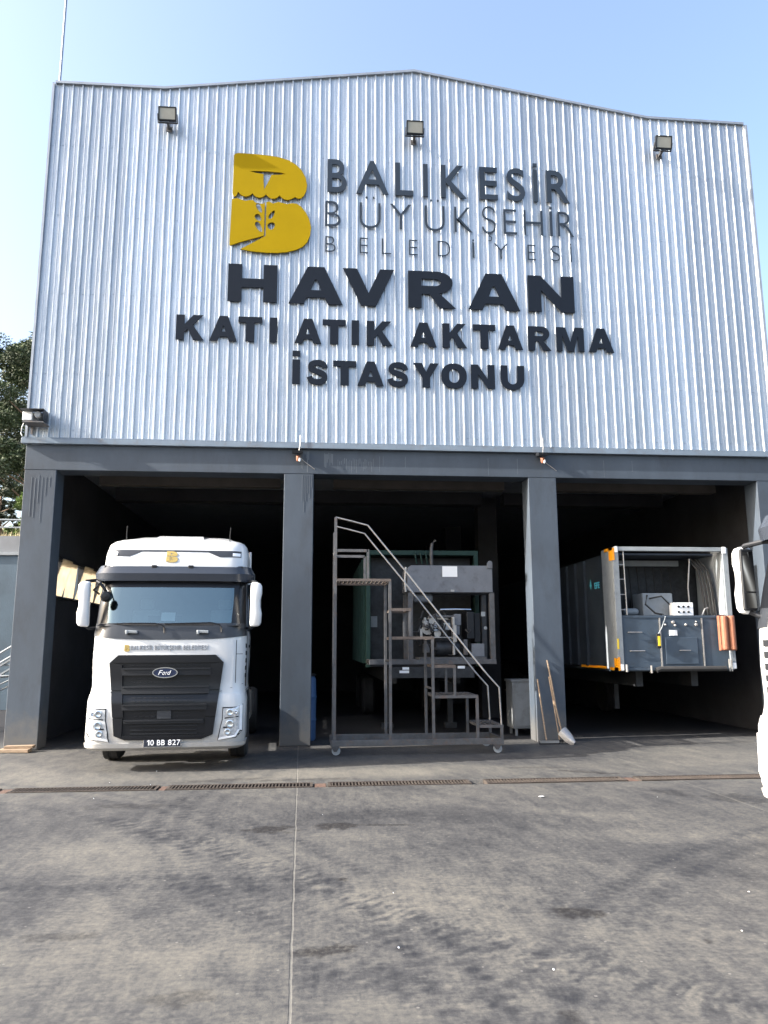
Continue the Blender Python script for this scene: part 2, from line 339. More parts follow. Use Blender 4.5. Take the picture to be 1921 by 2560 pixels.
    # tyre arcs
    for cx, cy, r, amt in ((9.3,-4.6,5.45,.16),(9.3,-4.6,5.62,.14),(9.3,-4.6,5.2,.12),(-1.2,-9.5,7.1,.14),(-1.2,-9.5,6.85,.13),(-1.2,-9.5,6.3,.1),(3.0,-14.5,7.6,.12),(3.0,-14.5,7.8,.12),(12.5,-12.5,7.6,.14),(12.5,-12.5,7.35,.12)):
        dd = np.abs(np.hypot(X-cx, Y-cy)-r+.03*(fbm(X, Y, 83)-.5)); base = base+amt*1.7*(1-sm(dd, .02, .09))*(.3+1.1*fbm(X*2, Y*2, 87))*(.55+.45*np.sin(np.arctan2(Y-cy, X-cx)*r*60))
    grease = np.zeros(X.shape)
    for cx, cy, rx, ry, ang, g in ((4.70,-5.46,.19,.14,5,1),(4.62,-5.52,.12,.10,5,1),(5.20,-5.42,.17,.10,5,1),(5.27,-5.40,.12,.08,5,1),(6.56,-7.72,.14,.075,-5,.95),(5.1,-8.13,.12,.06,10,.8),(5.6,-5.4,.3,.03,-4,.6),(3.25,-4.35,.3,.12,0,.45),(5.25,-6.95,.03,.045,60,.9),(7.1,-8.2,.035,.03,0,.9),(8.35,-2.85,.3,.07,-28,.6),(7.9,-2.45,.4,.05,-5,.35),(4.0,-2.95,.4,.1,10,.45),(4.9,-3.02,.5,.06,3,.5),(3.7,-7.8,.16,.06,0,.4),(6.1,-8.95,.06,.05,0,.8),(9.3,-4.6,.25,.25,0,.45),(8.8,-4.3,.12,.25,20,.35),(4.45,-8.6,.14,.07,0,.45)):
        a = rad(ang); dx = X-cx; dy = Y-cy; u = (dx*math.cos(a)+dy*math.sin(a))/rx; v = (-dx*math.sin(a)+dy*math.cos(a))/ry
        d = np.sqrt(u*u+v*v)+1.1*(fbm(X*13, Y*13, 91)-.5)*2
        grease = np.maximum(grease, min(1, g*1.15)*(1-sm(d, .8, 1.25)))
    # floor colour darkened inside the building to deepen the shade there
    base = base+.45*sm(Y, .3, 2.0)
    return np.clip(base, 0, 1), np.clip(grease, 0, 1)
TR0, TR1 = -3.53, -3.27
def make_ground():
    xs = np.unique(np.round(np.concatenate([np.array([-400,-150,-60,-30,-18,-12,-8,-5,-3]), np.arange(-1.5,2.2,.09), np.arange(2.2,9.4,.028), np.arange(9.4,15,.08), np.array([16,18,22,30,60,150,400])]), 4))
    ys = np.concatenate([np.array([-400,-150,-60,-30,-20,-15,-12]), np.arange(-10.5,-8.9,.08), np.arange(-8.9,-3.55,.03), np.arange(-3.2,-.0,.05), np.arange(0,4,.25), np.array([5,7,9,12,16,20,30,60,150,400]), np.array([TR0-.002,TR0,TR1,TR1+.002])])
    ys = np.unique(np.round(ys, 4))
    X, Y = np.meshgrid(xs, ys, indexing='ij')
    Z = .006*(fbm(X*.8, Y*.8, 3)-.5)*2*((np.abs(X) < 50) & (np.abs(Y) < 50))
    Z = Z-.006
    Z[(Y > TR0-.001) & (Y < TR1+.001) & (X > -2.9) & (X < 14.5)] = -.13
    st, gr = stain_shade_field(X, Y)
    nx, ny = X.shape
    me = bpy.data.meshes.new('ground')
    co = np.stack([X, Y, Z], -1).reshape(-1, 3)*S
    me.vertices.add(len(co)); me.vertices.foreach_set('co', co.ravel().astype(np.float32))
    i = np.arange(nx*ny).reshape(nx, ny)
    q = np.stack([i[:-1,:-1], i[1:,:-1], i[1:,1:], i[:-1,1:]], -1).reshape(-1, 4)
    me.loops.add(q.size); me.loops.foreach_set('vertex_index', q.ravel().astype(np.int32))
    me.polygons.add(len(q)); me.polygons.foreach_set('loop_start', np.arange(0, q.size, 4, dtype=np.int32)); me.polygons.foreach_set('loop_total', np.full(len(q), 4, dtype=np.int32))
    me.update(calc_edges=True); me.validate()
    for nm, arr in (('stain_shade', st), ('grease', gr)):
        at = me.attributes.new(nm, 'FLOAT', 'POINT'); at.data.foreach_set('value', arr.ravel().astype(np.float32))
    m, nt, N, L, P = new_mat('stained_concrete')
    at = N.new('ShaderNodeAttribute'); at.attribute_name = 'stain_shade'; ag = N.new('ShaderNodeAttribute'); ag.attribute_name = 'grease'
    tc = N.new('ShaderNodeTexCoord')
    def nz(s, d=6, r=.6, st=None):
        n = N.new('ShaderNodeTexNoise'); n.inputs['Scale'].default_value = s; n.inputs['Detail'].default_value = d; n.inputs['Roughness'].default_value = r
        if st:
            mp = N.new('ShaderNodeMapping'); mp.inputs['Scale'].default_value = st[0]; mp.inputs['Rotation'].default_value = (0,0,st[1]); L.new(tc.outputs['Object'], mp.inputs[0]); L.new(mp.outputs[0], n.inputs['Vector'])
        else: L.new(tc.outputs['Object'], n.inputs['Vector'])
        return n
    def math_(op, a, b):
        k = N.new('ShaderNodeMath'); k.operation = op
        for j, t in enumerate((a, b)):
            if isinstance(t, (int, float)): k.inputs[j].default_value = t
            else: L.new(t, k.inputs[j])
        return k.outputs[0]
    n1 = nz(5, 10, .72); n2 = nz(1.0, 8, .65, ((6,1.2,1), rad(40))); n3 = nz(24, 10, .78)
    f = math_('ADD', at.outputs['Fac'], math_('MULTIPLY', math_('SUBTRACT', n1.outputs[0], .5), .55))
    f = math_('ADD', f, math_('MULTIPLY', math_('SUBTRACT', n2.outputs[0], .5), .55))
    f = math_('ADD', f, math_('MULTIPLY', math_('SUBTRACT', n3.outputs[0], .5), 1.35))
    n4 = nz(1.0, 7, .7, ((3,26,1), rad(-28))); n5 = nz(1.0, 7, .7, ((22,2.5,1), rad(12))); n6 = nz(.7, 3, .5)
    f = math_('ADD', f, math_('MULTIPLY', math_('MULTIPLY', math_('SUBTRACT', n4.outputs[0], .5), .9), n6.outputs[0]))
    f = math_('ADD', f, math_('MULTIPLY', math_('MULTIPLY', math_('SUBTRACT', n5.outputs[0], .5), .8), math_('SUBTRACT', 1.0, n6.outputs[0])))
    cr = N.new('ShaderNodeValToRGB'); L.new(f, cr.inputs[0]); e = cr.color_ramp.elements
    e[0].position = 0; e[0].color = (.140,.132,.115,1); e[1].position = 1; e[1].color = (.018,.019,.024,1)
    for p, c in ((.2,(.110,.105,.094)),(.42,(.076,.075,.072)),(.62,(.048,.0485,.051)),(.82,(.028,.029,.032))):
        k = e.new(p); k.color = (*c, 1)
    # small pale scraps and pits
    vo = N.new('ShaderNodeTexVoronoi'); vo.inputs['Scale'].default_value = 9; L.new(tc.outputs['Object'], vo.inputs['Vector'])
    sp = N.new('ShaderNodeMapRange'); sp.inputs['From Min'].default_value = .07; sp.inputs['From Max'].default_value = .10; sp.inputs['To Min'].default_value = 1; sp.inputs['To Max'].default_value = 0; L.new(vo.outputs['Distance'], sp.inputs[0])
    vc = N.new('ShaderNodeSeparateColor'); L.new(vo.outputs['Color'], vc.inputs[0])
    s2 = math_('MULTIPLY', sp.outputs[0], math_('GREATER_THAN', vc.outputs[0], .72))
    mx = N.new('ShaderNodeMix'); mx.data_type = 'RGBA'; L.new(math_('MULTIPLY', s2, .35), mx.inputs[0]); L.new(cr.outputs[0], mx.inputs[6]); mx.inputs[7].default_value = (.24,.23,.21,1)
    gm = N.new('ShaderNodeMix'); gm.data_type = 'RGBA'; gth = N.new('ShaderNodeMapRange'); gth.inputs['From Min'].default_value = .40; gth.inputs['From Max'].default_value = .56; gth.inputs['To Min'].default_value = .5; L.new(n3.outputs[0], gth.inputs[0]); gf = math_('MINIMUM', math_('MULTIPLY', ag.outputs['Fac'], gth.outputs[0]), .95); L.new(gf, gm.inputs[0]); L.new(mx.outputs[2], gm.inputs[6]); gm.inputs[7].default_value = (.010,.009,.010,1)
    # saw-cut joints
    sx = N.new('ShaderNodeSeparateXYZ'); L.new(tc.outputs['Object'], sx.inputs[0])
    wob = nz(3, 3, .5)
    def joint(val, w):
        d = math_('ABSOLUTE', math_('SUBTRACT', math_('ADD', math_('ADD', sx.outputs['X'], math_('MULTIPLY', sx.outputs['Y'], .0173)), math_('MULTIPLY', math_('SUBTRACT', wob.outputs[0], .5), .02)), val*S), 0)
        r = N.new('ShaderNodeMapRange'); r.inputs['From Min'].default_value = w; r.inputs['From Max'].default_value = w*2.2; r.inputs['To Min'].default_value = 1; r.inputs['To Max'].default_value = 0; L.new(d, r.inputs[0]); return r.outputs[0]
    j = math_('MAXIMUM', joint(4.797, .0045), joint(9.14, .0045)); j = math_('MAXIMUM', j, joint(.6, .006)); j = math_('MAXIMUM', j, joint(13.5, .006))
    jm = N.new('ShaderNodeMix'); jm.data_type = 'RGBA'; L.new(math_('MULTIPLY', j, .45), jm.inputs[0]); L.new(gm.outputs[2], jm.inputs[6]); jm.inputs[7].default_value = (.17,.165,.15,1)
    L.new(jm.outputs[2], P.inputs['Base Color'])
    ro = N.new('ShaderNodeMapRange'); ro.inputs['To Min'].default_value = .88; ro.inputs['To Max'].default_value = .62; L.new(f, ro.inputs[0]); L.new(ro.outputs[0], P.inputs['Roughness'])
    P.inputs['Specular IOR Level'].default_value = .3
    h = math_('SUBTRACT', math_('ADD', n1.outputs[0], math_('MULTIPLY', n3.outputs[0], .6)), math_('MULTIPLY', j, 1.0))
    b = N.new('ShaderNodeBump'); b.inputs['Strength'].default_value = .35; b.inputs['Distance'].default_value = .012; L.new(h, b.inputs['Height']); L.new(b.outputs[0], P.inputs['Normal'])
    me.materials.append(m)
    o = bpy.data.objects.new('ground', me); COL.objects.link(o); o['kind'] = 'structure'
make_ground()

# ------------------------------------------------------------------ fonts
def glyph(ch, offset=0.0, shear=0.0):
    cu = bpy.data.curves.new('glyph', 'FONT'); cu.body = ch; cu.size = 1; cu.offset = offset; cu.shear = shear; cu.resolution_u = 5; cu.fill_mode = 'FRONT'
    o = bpy.data.objects.new('glyph', cu); COL.objects.link(o)
    dg = bpy.context.evaluated_depsgraph_get(); ev = o.evaluated_get(dg); me = ev.to_mesh()
    v = [tuple(x.co[:2]) for x in me.vertices]; f = [tuple(p.vertices) for p in me.polygons]
    ev.to_mesh_clear(); bpy.data.objects.remove(o); bpy.data.curves.remove(cu)
    return v, f
def extrude_flat(mb, v, f, fn0, fn1):
    # v: 2D points, f: faces; fn0/fn1 map (x,z) to the front / back surface point
    n = len(v); cnt = {}
    for p in f:
        for a, b in zip(p, p[1:]+p[:1]): cnt[(a, b)] = 1
    fs = [tuple(p) for p in f]+[tuple(n+i for i in reversed(p)) for p in f]
    for a, b in cnt:
        if (b, a) not in cnt: fs.append((b, a, n+a, n+b))
    mb.add([fn0(*p) for p in v]+[fn1(*p) for p in v], fs)
def heavy(ch, w, h):
    """outline polygons of a heavy grotesque capital, w wide and h high"""
    s = min(.30*w, .33*h*max(1, w/h*.85)); t = .235*h
    if ch in 'I1': 
        return [[(0,0),(w,0),(w,h),(0,h)]] if ch == 'I' else [[(.5*w,0),(w,0),(w,h),(.55*w,h),(0,.78*h),(0,.62*h),(.5*w,.74*h)]]
    if ch == 'İ': return [[(0,0),(w,0),(w,h),(0,h)], [(0,h*1.13),(w,h*1.13),(w,h*1.36),(0,h*1.36)]]
    if ch == 'H': return [[(0,0),(s,0),(s,h/2-t/2),(w-s,h/2-t/2),(w-s,0),(w,0),(w,h),(w-s,h),(w-s,h/2+t/2),(s,h/2+t/2),(s,h),(0,h)]]
    if ch == 'T': s = .36*w; return [[(w/2-s/2,0),(w/2+s/2,0),(w/2+s/2,h-t),(w,h-t),(w,h),(0,h),(0,h-t),(w/2-s/2,h-t)]]
    if ch in 'AV':
        f = s*.98; a = .155*w; m = (w/2-a)/h; z0 = .17*h; z1 = z0+.20*h; za = (w/2-f)/m
        if ch == 'A': return [[(0,0),(f,0),(f+m*z0,z0),(w-f-m*z0,z0),(w-f,0),(w,0),(w/2+a,h),(w/2-a,h)], [(f+m*z1,z1),(w-f-m*z1,z1),(w/2+.02*w,min(za,.80*h)),(w/2-.02*w,min(za,.80*h))]]
        return [[(0,h),(f,h),(w/2,max(h-za,.30*h)),(w-f,h),(w,h),(w/2+a*.95,0),(w/2-a*.95,0)]]
    if ch == 'N': return [[(0,0),(s,0),(s,.60*h),(w-s,0),(w,0),(w,h),(w-s,h),(w-s,.40*h),(s,h),(0,h)]]
    if ch == 'M': s = .235*w; return [[(0,0),(s*.9,0),(s*.9,.66*h),(w/2-.5*s,0),(w/2+.5*s,0),(w-.9*s,.66*h),(w-.9*s,0),(w,0),(w,h),(w-1.4*s,h),(w/2,.38*h),(1.4*s,h),(0,h)]]
    if ch == 'K': return [[(0,0),(s,0),(s,.30*h),(s+.13*w,.43*h),(w-1.25*s,0),(w,0),(.60*w,.60*h),(w*.96,h),(w-1.3*s,h),(s,.62*h),(s,h),(0,h)]]
    if ch == 'Y': s = .30*w; return [[(w/2-s/2,0),(w/2+s/2,0),(w/2+s/2,.40*h),(w,h),(w-1.12*s,h),(w/2,.64*h),(1.12*s,h),(0,h),(w/2-s/2,.40*h)]]
    if ch == 'O':
        E_ = lambda rx, rz: [(w/2+rx*math.copysign(abs(math.cos(k*math.pi/16))**.9, math.cos(k*math.pi/16)), h/2+rz*math.copysign(abs(math.sin(k*math.pi/16))**.9, math.sin(k*math.pi/16))) for k in range(32)]
        return [E_(w/2, h*.52), E_(w/2-s*.98, h*.52-t)]
    if ch == 'U':
        o = [(w/2+w/2*math.cos(k*math.pi/14), .42*h-.44*h*math.sin(k*math.pi/14)) for k in range(15)]
        q = [(w/2+(w/2-s)*math.cos(k*math.pi/14), .42*h-(.44*h-t)*math.sin(k*math.pi/14)) for k in range(14,-1,-1)]
        return [[(w,h)]+o+[(0,h),(s,h)]+q+[(w-s,h)]]
    if ch == 'R':
        arc = [(.60*w+.34*w*math.sin(k*math.pi/12), .70*h+.30*h*math.cos(k*math.pi/12)) for k in range(13)]
        hz = .095*h; hr = [(.56*w+.13*w*math.sin(k*math.pi/8), .695*h+hz*math.cos(k*math.pi/8)) for k in range(9)]
        return [[(0,0),(0,h)]+arc[:-1]+[(.66*w,.395*h),(w,0),(w-1.2*s,0),(.45*w,.375*h),(s,.375*h),(s,0)], [(s,.695*h+hz)]+hr+[(s,.695*h-hz)]]
    if ch == 'S':
        C = [(.83,.68),(.76,.82),(.60,.885),(.44,.885),(.26,.84),(.19,.72),(.26,.61),(.44,.545),(.62,.49),(.78,.40),(.81,.26),(.72,.15),(.56,.105),(.40,.11),(.22,.17),(.14,.32)]
        C = [(x*w, z*h) for x, z in C]; P = []
        for i in range(len(C)-1):
            p0, p1, p2, p3 = C[max(i-1,0)], C[i], C[i+1], C[min(i+2,len(C)-1)]
            for k in range(3):
                q = k/3; P.append(tuple(.5*((2*p1[j])+(-p0[j]+p2[j])*q+(2*p0[j]-5*p1[j]+4*p2[j]-p3[j])*q*q+(-p0[j]+3*p1[j]-3*p2[j]+p3[j])*q**3) for j in (0,1)))
        P.append(C[-1]); L_, R_ = [], []
        for i, p in enumerate(P):
            d = (P[min(i+1,len(P)-1)][0]-P[max(i-1,0)][0], P[min(i+1,len(P)-1)][1]-P[max(i-1,0)][1]); l = math.hypot(*d) or 1
            tt = .118*h; n = (-d[1]/l*tt*w/h*1.05, d[0]/l*tt)
            L_.append((p[0]+n[0], p[1]+n[1])); R_.append((p[0]-n[0], p[1]-n[1]))
        return [L_+R_[::-1]]
def heavy_mb(ch, x0, x1, z0, z1, yf, yb):
    nv, nf = curve_fill(heavy(ch, x1-x0, z1-z0)); mb = MB()
    extrude_flat(mb, [(x0+a, z0+b) for a, b in nv], nf, lambda x, z: (x, yf, z), lambda x, z: (x, yb, z)); return mb
CAPH = {}
def letter_mb(ch, x0, x1, z0, z1, yf, yb, offset=0.0, shear=0.0):
    if ch in 'Iİ' or (ch == '1' and x1-x0 < .1):
        k = 'I' if ch == 'İ' else ch; m = heavy_mb(k, x0, x1, z0, z1, yf, yb)
        if ch == 'İ': h_ = z1-z0; m.box(x0, x1, yf, yb, z1+.09*h_, z1+.09*h_+max(x1-x0, .1*h_)*.9)
        return m
    k = (offset, shear)
    if k not in CAPH:
        hv, _ = glyph('H', offset, shear); CAPH[k] = (min(p[1] for p in hv), max(p[1] for p in hv))
    c0, c1 = CAPH[k]
    v, f = glyph(ch, offset, shear)
    a0 = min(p[0] for p in v); a1 = max(p[0] for p in v)
    sx = (x1-x0)/(a1-a0); sz = (z1-z0)/(c1-c0)
    v = [(x0+(p[0]-a0)*sx, z0+(p[1]-c0)*sz) for p in v]
    mb = MB(); extrude_flat(mb, v, f, lambda x, z: (x, yf, z), lambda x, z: (x, yb, z)); return mb
def curve_fill(splines):
    cu = bpy.data.curves.new('c', 'CURVE'); cu.dimensions = '2D'; cu.fill_mode = 'BOTH'
    for pts in splines:
        s = cu.splines.new('POLY'); s.points.add(len(pts)-1); s.use_cyclic_u = True
        for i, (x, z) in enumerate(pts): s.points[i].co = (x, z, 0, 1)
    o = bpy.data.objects.new('c', cu); COL.objects.link(o)
    dg = bpy.context.evaluated_depsgraph_get(); ev = o.evaluated_get(dg); me = ev.to_mesh()
    v = [tuple(x.co[:2]) for x in me.vertices]; f = [tuple(p.vertices) for p in me.polygons]
    ev.to_mesh_clear(); bpy.data.objects.remove(o); bpy.data.curves.remove(cu)
    # keep one face orientation and weld duplicates
    idx = {}; nv = []; mp = []
    for p in v:
        k = (round(p[0], 5), round(p[1], 5))
        if k not in idx: idx[k] = len(nv); nv.append(p)
        mp.append(idx[k])
    seen = set(); nf = []
    for q in f:
        q = tuple(dict.fromkeys(mp[i] for i in q))
        if len(q) < 3: continue
        key = tuple(sorted(q))
        if key in seen: continue
        seen.add(key)
        ar = sum(nv[q[i]][0]*nv[(q[(i+1) % len(q)])][1]-nv[q[(i+1) % len(q)]][0]*nv[q[i]][1] for i in range(len(q)))
        if ar < 0: q = q[::-1]
        nf.append(q)
    return nv, nf
def emblem_shapes():
    # unit coordinates measured on a 1660 px wide close view: x right, y down
    def sc(pts): return [((x-185)/700.0, (1000-y)/700.0) for x, y in pts]
    top = [(205,165),(215,148),(240,140),(400,143),(520,150),(610,162),(690,185),(750,220),(800,268),(835,330),(848,390),(842,445),(820,490),(795,512),(770,515),(745,503)]
    pk = [(740,500),(610,495),(492,490),(375,488),(250,480),(203,495)]
    dn = [538,532,528,522,512]
    for i in range(5):
        x0, y0 = pk[i]; x1, y1 = pk[i+1]
        for t in (.15,.32,.5,.68,.85): top.append((x0+(x1-x0)*t, max(y0+(y1-y0)*t+ (1-(2*t-1)**2)*34, 0)))
        if i < 4: top.append((x1, y1))
    top += [(203,497)]
    hole1 = [(345,297),(400,291),(500,289),(610,294),(665,305),(600,315),(535,318),(515,370),(475,448),(468,380),(466,316),(400,308)]
    left = [(200,546),(240,536),(275,545),(315,556),(350,548),(380,546),(402,565),(420,575),(470,575),(484,560),(484,846),(470,852),(350,888),(270,915),(200,942),(190,935)]
    right = [(496,560),(520,552),(555,568),(600,552),(640,560),(680,568),(715,558),(760,560),(800,585),(845,640),(875,700),(888,760),(880,830),(855,890),(815,930),(760,957),(680,980),(600,990),(500,992),(380,985),(285,970),(400,905),(496,850)]
    def leaf(cx, cy, l, w, ang):
        a = rad(ang); P = []
        for k in range(16):
            t = 2*math.pi*k/16; u = l*math.cos(t); v = w*math.sin(t)*(1-.25*math.cos(t)); P.append((cx+u*math.cos(a)-v*math.sin(a), cy+u*math.sin(a)+v*math.cos(a)))
        return P
    lh = [leaf(437,612,45,19,62), leaf(430,695,34,24,50), leaf(438,775,50,22,58)]
    rh = [leaf(546,665,44,17,-58), leaf(545,760,34,30,-40)]
    return [sc(top), sc(hole1)], [sc(left)]+[sc(h) for h in lh], [sc(right)]+[sc(h) for h in rh]
ETOP, ELEFT, ERIGHT = emblem_shapes()
def emblem_mb(shapes, x0, z0, sx, sz, yf, yb):
    nv, nf = curve_fill(shapes); v = [(x0+a*sx, z0+b*sz) for a, b in nv]
    mb = MB(); extrude_flat(mb, v, nf, lambda x, z: (x, yf, z), lambda x, z: (x, yb, z)); return mb

# ------------------------------------------------------------------ the building
ZB, ZF0, ZF1, T = 4.30, 4.715, 4.82, .40
XL, XR, XA = .43, 12.97, 6.74
CX = [(.445, 11.17), (2.30, 11.18), (6.72, 11.825), (11.06, 11.15), (12.935, 11.135)]
def roof(x):
    for (a, za), (b, zb) in zip(CX, CX[1:]):
        if x <= b: return za+(zb-za)*(x-a)/(b-a)
    return CX[-1][1]
DEP = 15.0
bld = thing('waste_transfer_station', 'tall shed of ribbed galvanised sheet above a grey concrete frame with three open bays', 'building', (6.7, 0, 0))
pil = [(.41,.90),(4.505,4.985),(8.578,9.057),(12.61,13.1)]
for a, b in pil: obj('pillar', MB().box(a, b, 0, T, 0, ZB), MT['paint'], bld, bevel=.008)
obj('lintel_beam', MB().box(.405, 13.105, -.003, T+.003, ZB+.001, ZF0), MT['paint'], bld, bevel=.008)
# interior frame: rear columns, side and back walls, ceiling
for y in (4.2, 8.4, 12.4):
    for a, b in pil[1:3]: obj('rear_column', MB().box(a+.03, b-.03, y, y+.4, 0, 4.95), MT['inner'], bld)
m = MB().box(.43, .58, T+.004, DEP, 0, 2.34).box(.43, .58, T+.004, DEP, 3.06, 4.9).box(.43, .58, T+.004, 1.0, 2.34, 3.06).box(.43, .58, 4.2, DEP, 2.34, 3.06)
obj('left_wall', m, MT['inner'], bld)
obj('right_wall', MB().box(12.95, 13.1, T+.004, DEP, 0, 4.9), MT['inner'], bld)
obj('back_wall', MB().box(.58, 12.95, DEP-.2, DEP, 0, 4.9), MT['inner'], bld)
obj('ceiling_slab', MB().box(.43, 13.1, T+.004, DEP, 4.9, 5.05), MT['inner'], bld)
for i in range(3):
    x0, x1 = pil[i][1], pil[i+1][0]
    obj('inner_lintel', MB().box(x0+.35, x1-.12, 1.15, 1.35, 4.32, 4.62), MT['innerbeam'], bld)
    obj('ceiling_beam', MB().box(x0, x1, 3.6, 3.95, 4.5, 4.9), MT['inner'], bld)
# hopper windows in the left wall
for k in range(5):
    y0 = 1.0+k*.64
    fr = MB(); 
    for (ya, yb, za, zb) in ((y0, y0+.64, 2.34, 2.38), (y0, y0+.64, 3.02, 3.06), (y0, y0+.035, 2.38, 3.02), (y0+.605, y0+.64, 2.38, 3.02)): fr.box(.47, .60, ya, yb, za, zb)
    w = obj('window', fr, MT['darkmetal'], bld)
    dx = .16 if k % 2 == 0 else .05
    pm = MB().add([(.60,y0+.05,2.39),(.60,y0+.59,2.39),(.60+dx,y0+.59,3.0),(.60+dx,y0+.05,3.0),(.606,y0+.05,2.39),(.606,y0+.59,2.39),(.606+dx,y0+.59,3.0),(.606+dx,y0+.05,3.0)],
                  [(0,1,2,3),(7,6,5,4),(0,4,5,1),(1,5,6,2),(2,6,7,3),(3,7,4,0)])
    obj('pane', pm, MT['pane'], w)
# cladding: trapezoidal ribs
def cladding():
    mb = MB(); pitch = .1655; prof = []; x = XL; 
    n = int(round((XR-XL)/pitch)); pitch = (XR-XL)/n
    for i in range(n):
        x0 = XL+i*pitch; lap = .004 if i % 6 == 0 else 0
        prof += [(x0, 0), (x0+pitch*.36, 0), (x0+pitch*.43, -.004), (x0+pitch*.50, 0), (x0+pitch*.74, 0), (x0+pitch*.81, -.024-lap), (x0+pitch*.93, -.024-lap)]
    prof.append((XR, 0))
    zs = [0, .15, .3, .45, .6, .75, .9, 1]
    rows = []
    rs = random.Random(3)
    for z in zs:
        rows.append([(px, py-.03+ (rs.uniform(-.0012,.0012) if 0 < z < 1 else 0), ZF1-.035+(roof(px)-ZF1+.035)*z) for px, py in prof])
    mb.grid(rows)
    # screw heads on the flats
    for zr in (4.95, 5.9, 7.3, 8.7, 10.0):
        for i in range(n):
            cx = XL+i*pitch+pitch*.2; z = zr+rs.uniform(-.01,.01)
            mb.lathe([(.010,-.034),(.008,-.042)], (cx, 0, z), 'y', 6)
    return mb
obj('cladding', cladding(), MT['clad'], bld, fix=False)
# closed volume behind the cladding
up = MB(); bp = [(p[0], p[1]-.03) for p in CX]; up.prism([(XL+.01, ZF1-.06)]+[(max(XL+.01, min(XR-.01, x)), z) for x, z in bp]+[(XR-.01, ZF1-.06)], .0, DEP)
obj('upper_shell', up, MT['trim'], bld)
obj('flashing', MB().box(.345, 13.16, -.075, -.002, ZF0+.002, ZF1-.02).box(.35, 13.155, -.072, -.04, ZF1-.02, ZF1), MT['flash'], bld, bevel=.004)
tm = MB()
for (a, za), (b, zb) in zip(CX, CX[1:]): tm.obox(((a+b)/2, -.02, (za+zb)/2+.015), ((b-a)/2, 0, (zb-za)/2), (0, .055, 0), (0, 0, .022))
tm.box(XL-.035, XL+.002, -.072, .1, ZF1, 11.17).box(XR-.012, XR+.03, -.072, .1, ZF1, 11.12)
obj('roof_trim', tm, MT['trim'], bld)
# paint drips on the frame
dripm = pmat('pale_drip', (.13,.15,.17), .6, 0, .1); rs = random.Random(5)
def drip(x, z1, l, w=.006): obj('paint_drip', MB().box(x-w/2, x+w/2, -.0042, -.0015, z1-l, z1), dripm, bld)
for i in range(6): drip(.53+i*.055, 4.22-rs.uniform(0,.06), rs.uniform(.15,.8), rs.uniform(.003,.006))
for i in range(8): drip(4.76+i*.02, 4.68, rs.uniform(.05,.36), rs.uniform(.005,.012))
for i in range(7): drip(5.16+i*.022, 4.67-rs.uniform(0,.03), rs.uniform(.08,.3), rs.uniform(.006,.012))
for i in range(22): drip(5.38+i*.028, 4.58-rs.uniform(0,.06), rs.uniform(.06,.24), rs.uniform(.003,.007))
for x in (6.07,6.13,6.5,7.9,8.4,9.9,10.4): drip(x, 4.62, rs.uniform(.1,.3), .004)
for i in range(6): drip(4.8+i*.03, 4.28, rs.uniform(.1,.8), .005)

# floodlights
def floodlight(x, z, tilt, label):
    t = thing('floodlight', label, 'floodlight', (x, -.04, z), 0, 'floodlights high on the cladding')
    c = Vector((x, -.26, z)); a = rad(tilt); ax = Vector((.15,0,0)); az = Vector((0,-math.sin(a)*.115,math.cos(a)*.115)); ay = Vector((0,-math.cos(a)*.03,-math.sin(a)*.03))
    n = ay.normalized()
    h = MB().obox(c-n*.004, ax, az, n*.026)
    for i in range(7): h.obox(c-n*.055+ax*(-.8+i*.267), ax*.03, az*.8, n*.02)
    hs = obj('housing', h, MT['plastic'], t, bevel=.004)
    b = MB()
    for s in (-1, 1): b.obox(c+n*.03+ax*s*.94, ax*.06, az, n*.012)
    for s in (-1, 1): b.obox(c+n*.03+az*s*.93, ax*.88, az*.07, n*.011)
    obj('bezel', b, MT['plastic'], hs)
    obj('lens', MB().obox(c+n*.026, ax*.88, az*.86, n*.004), MT['lampglass'], t)
    br = MB()
    for s in (-.165, .165): br.bar((x+s, -.27, z), (x+s, -.2, z-.12), .012, .03)
    br.bar((x-.17, -.2, z-.12), (x+.17, -.2, z-.12), .02); br.bar((x, -.2, z-.12), (x, -.05, z-.14), .04)
    br.box(x-.05, x+.05, -.075, -.055, z-.19, z-.1)
    obj('bracket', br, MT['steel'], t)
floodlight(2.41, 10.53, 12, 'square floodlight high on the cladding near the left corner of the facade')
floodlight(6.69, 10.53, 12, 'square floodlight under the roof apex, above the word BALIKESİR')
floodlight(11.24, 10.51, 12, 'square floodlight high on the cladding near the right corner of the facade')

# ------------------------------------------------------------------ lettering
def word(letters, z0, z1, mat, off, label, yf=-.082, yb=-.062):
    t = thing('sign_lettering', label, 'sign', (letters[0][1], yf, z0))
    for ch, a, b in letters:
        if ch == ' ': continue
        obj('letter', heavy_mb(ch, a, b, z0, z1, yf, yb) if off == 'heavy' else letter_mb(ch, a, b, z0, z1, yf, yb, off), mat, t)
    return t
word([('B',5.162,5.498),('A',5.667,6.237),('L',6.354,6.677),('I',6.852,6.936),('K',7.17,7.626),('E',7.868,8.195),('S',8.363,8.695),('İ',8.850,8.925),('R',9.087,9.507)], 9.335, 9.965, MT['thin'], .010, 'medium weight grey letters reading BALIKESİR, top line right of the yellow emblem')
word([('B',5.132,5.395),('Ü',5.729,6.096),('Y',6.264,6.639),('Ü',6.874,7.227),('K',7.401,7.72),('Ş',7.892,8.143),('E',8.284,8.521),('H',8.647,8.996),('İ',9.123,9.171),('R',9.266,9.554)], 8.69, 9.165, MT['thin'], -.018, 'thin grey letters reading BÜYÜKŞEHİR, second line right of the yellow emblem', yf=-.074)
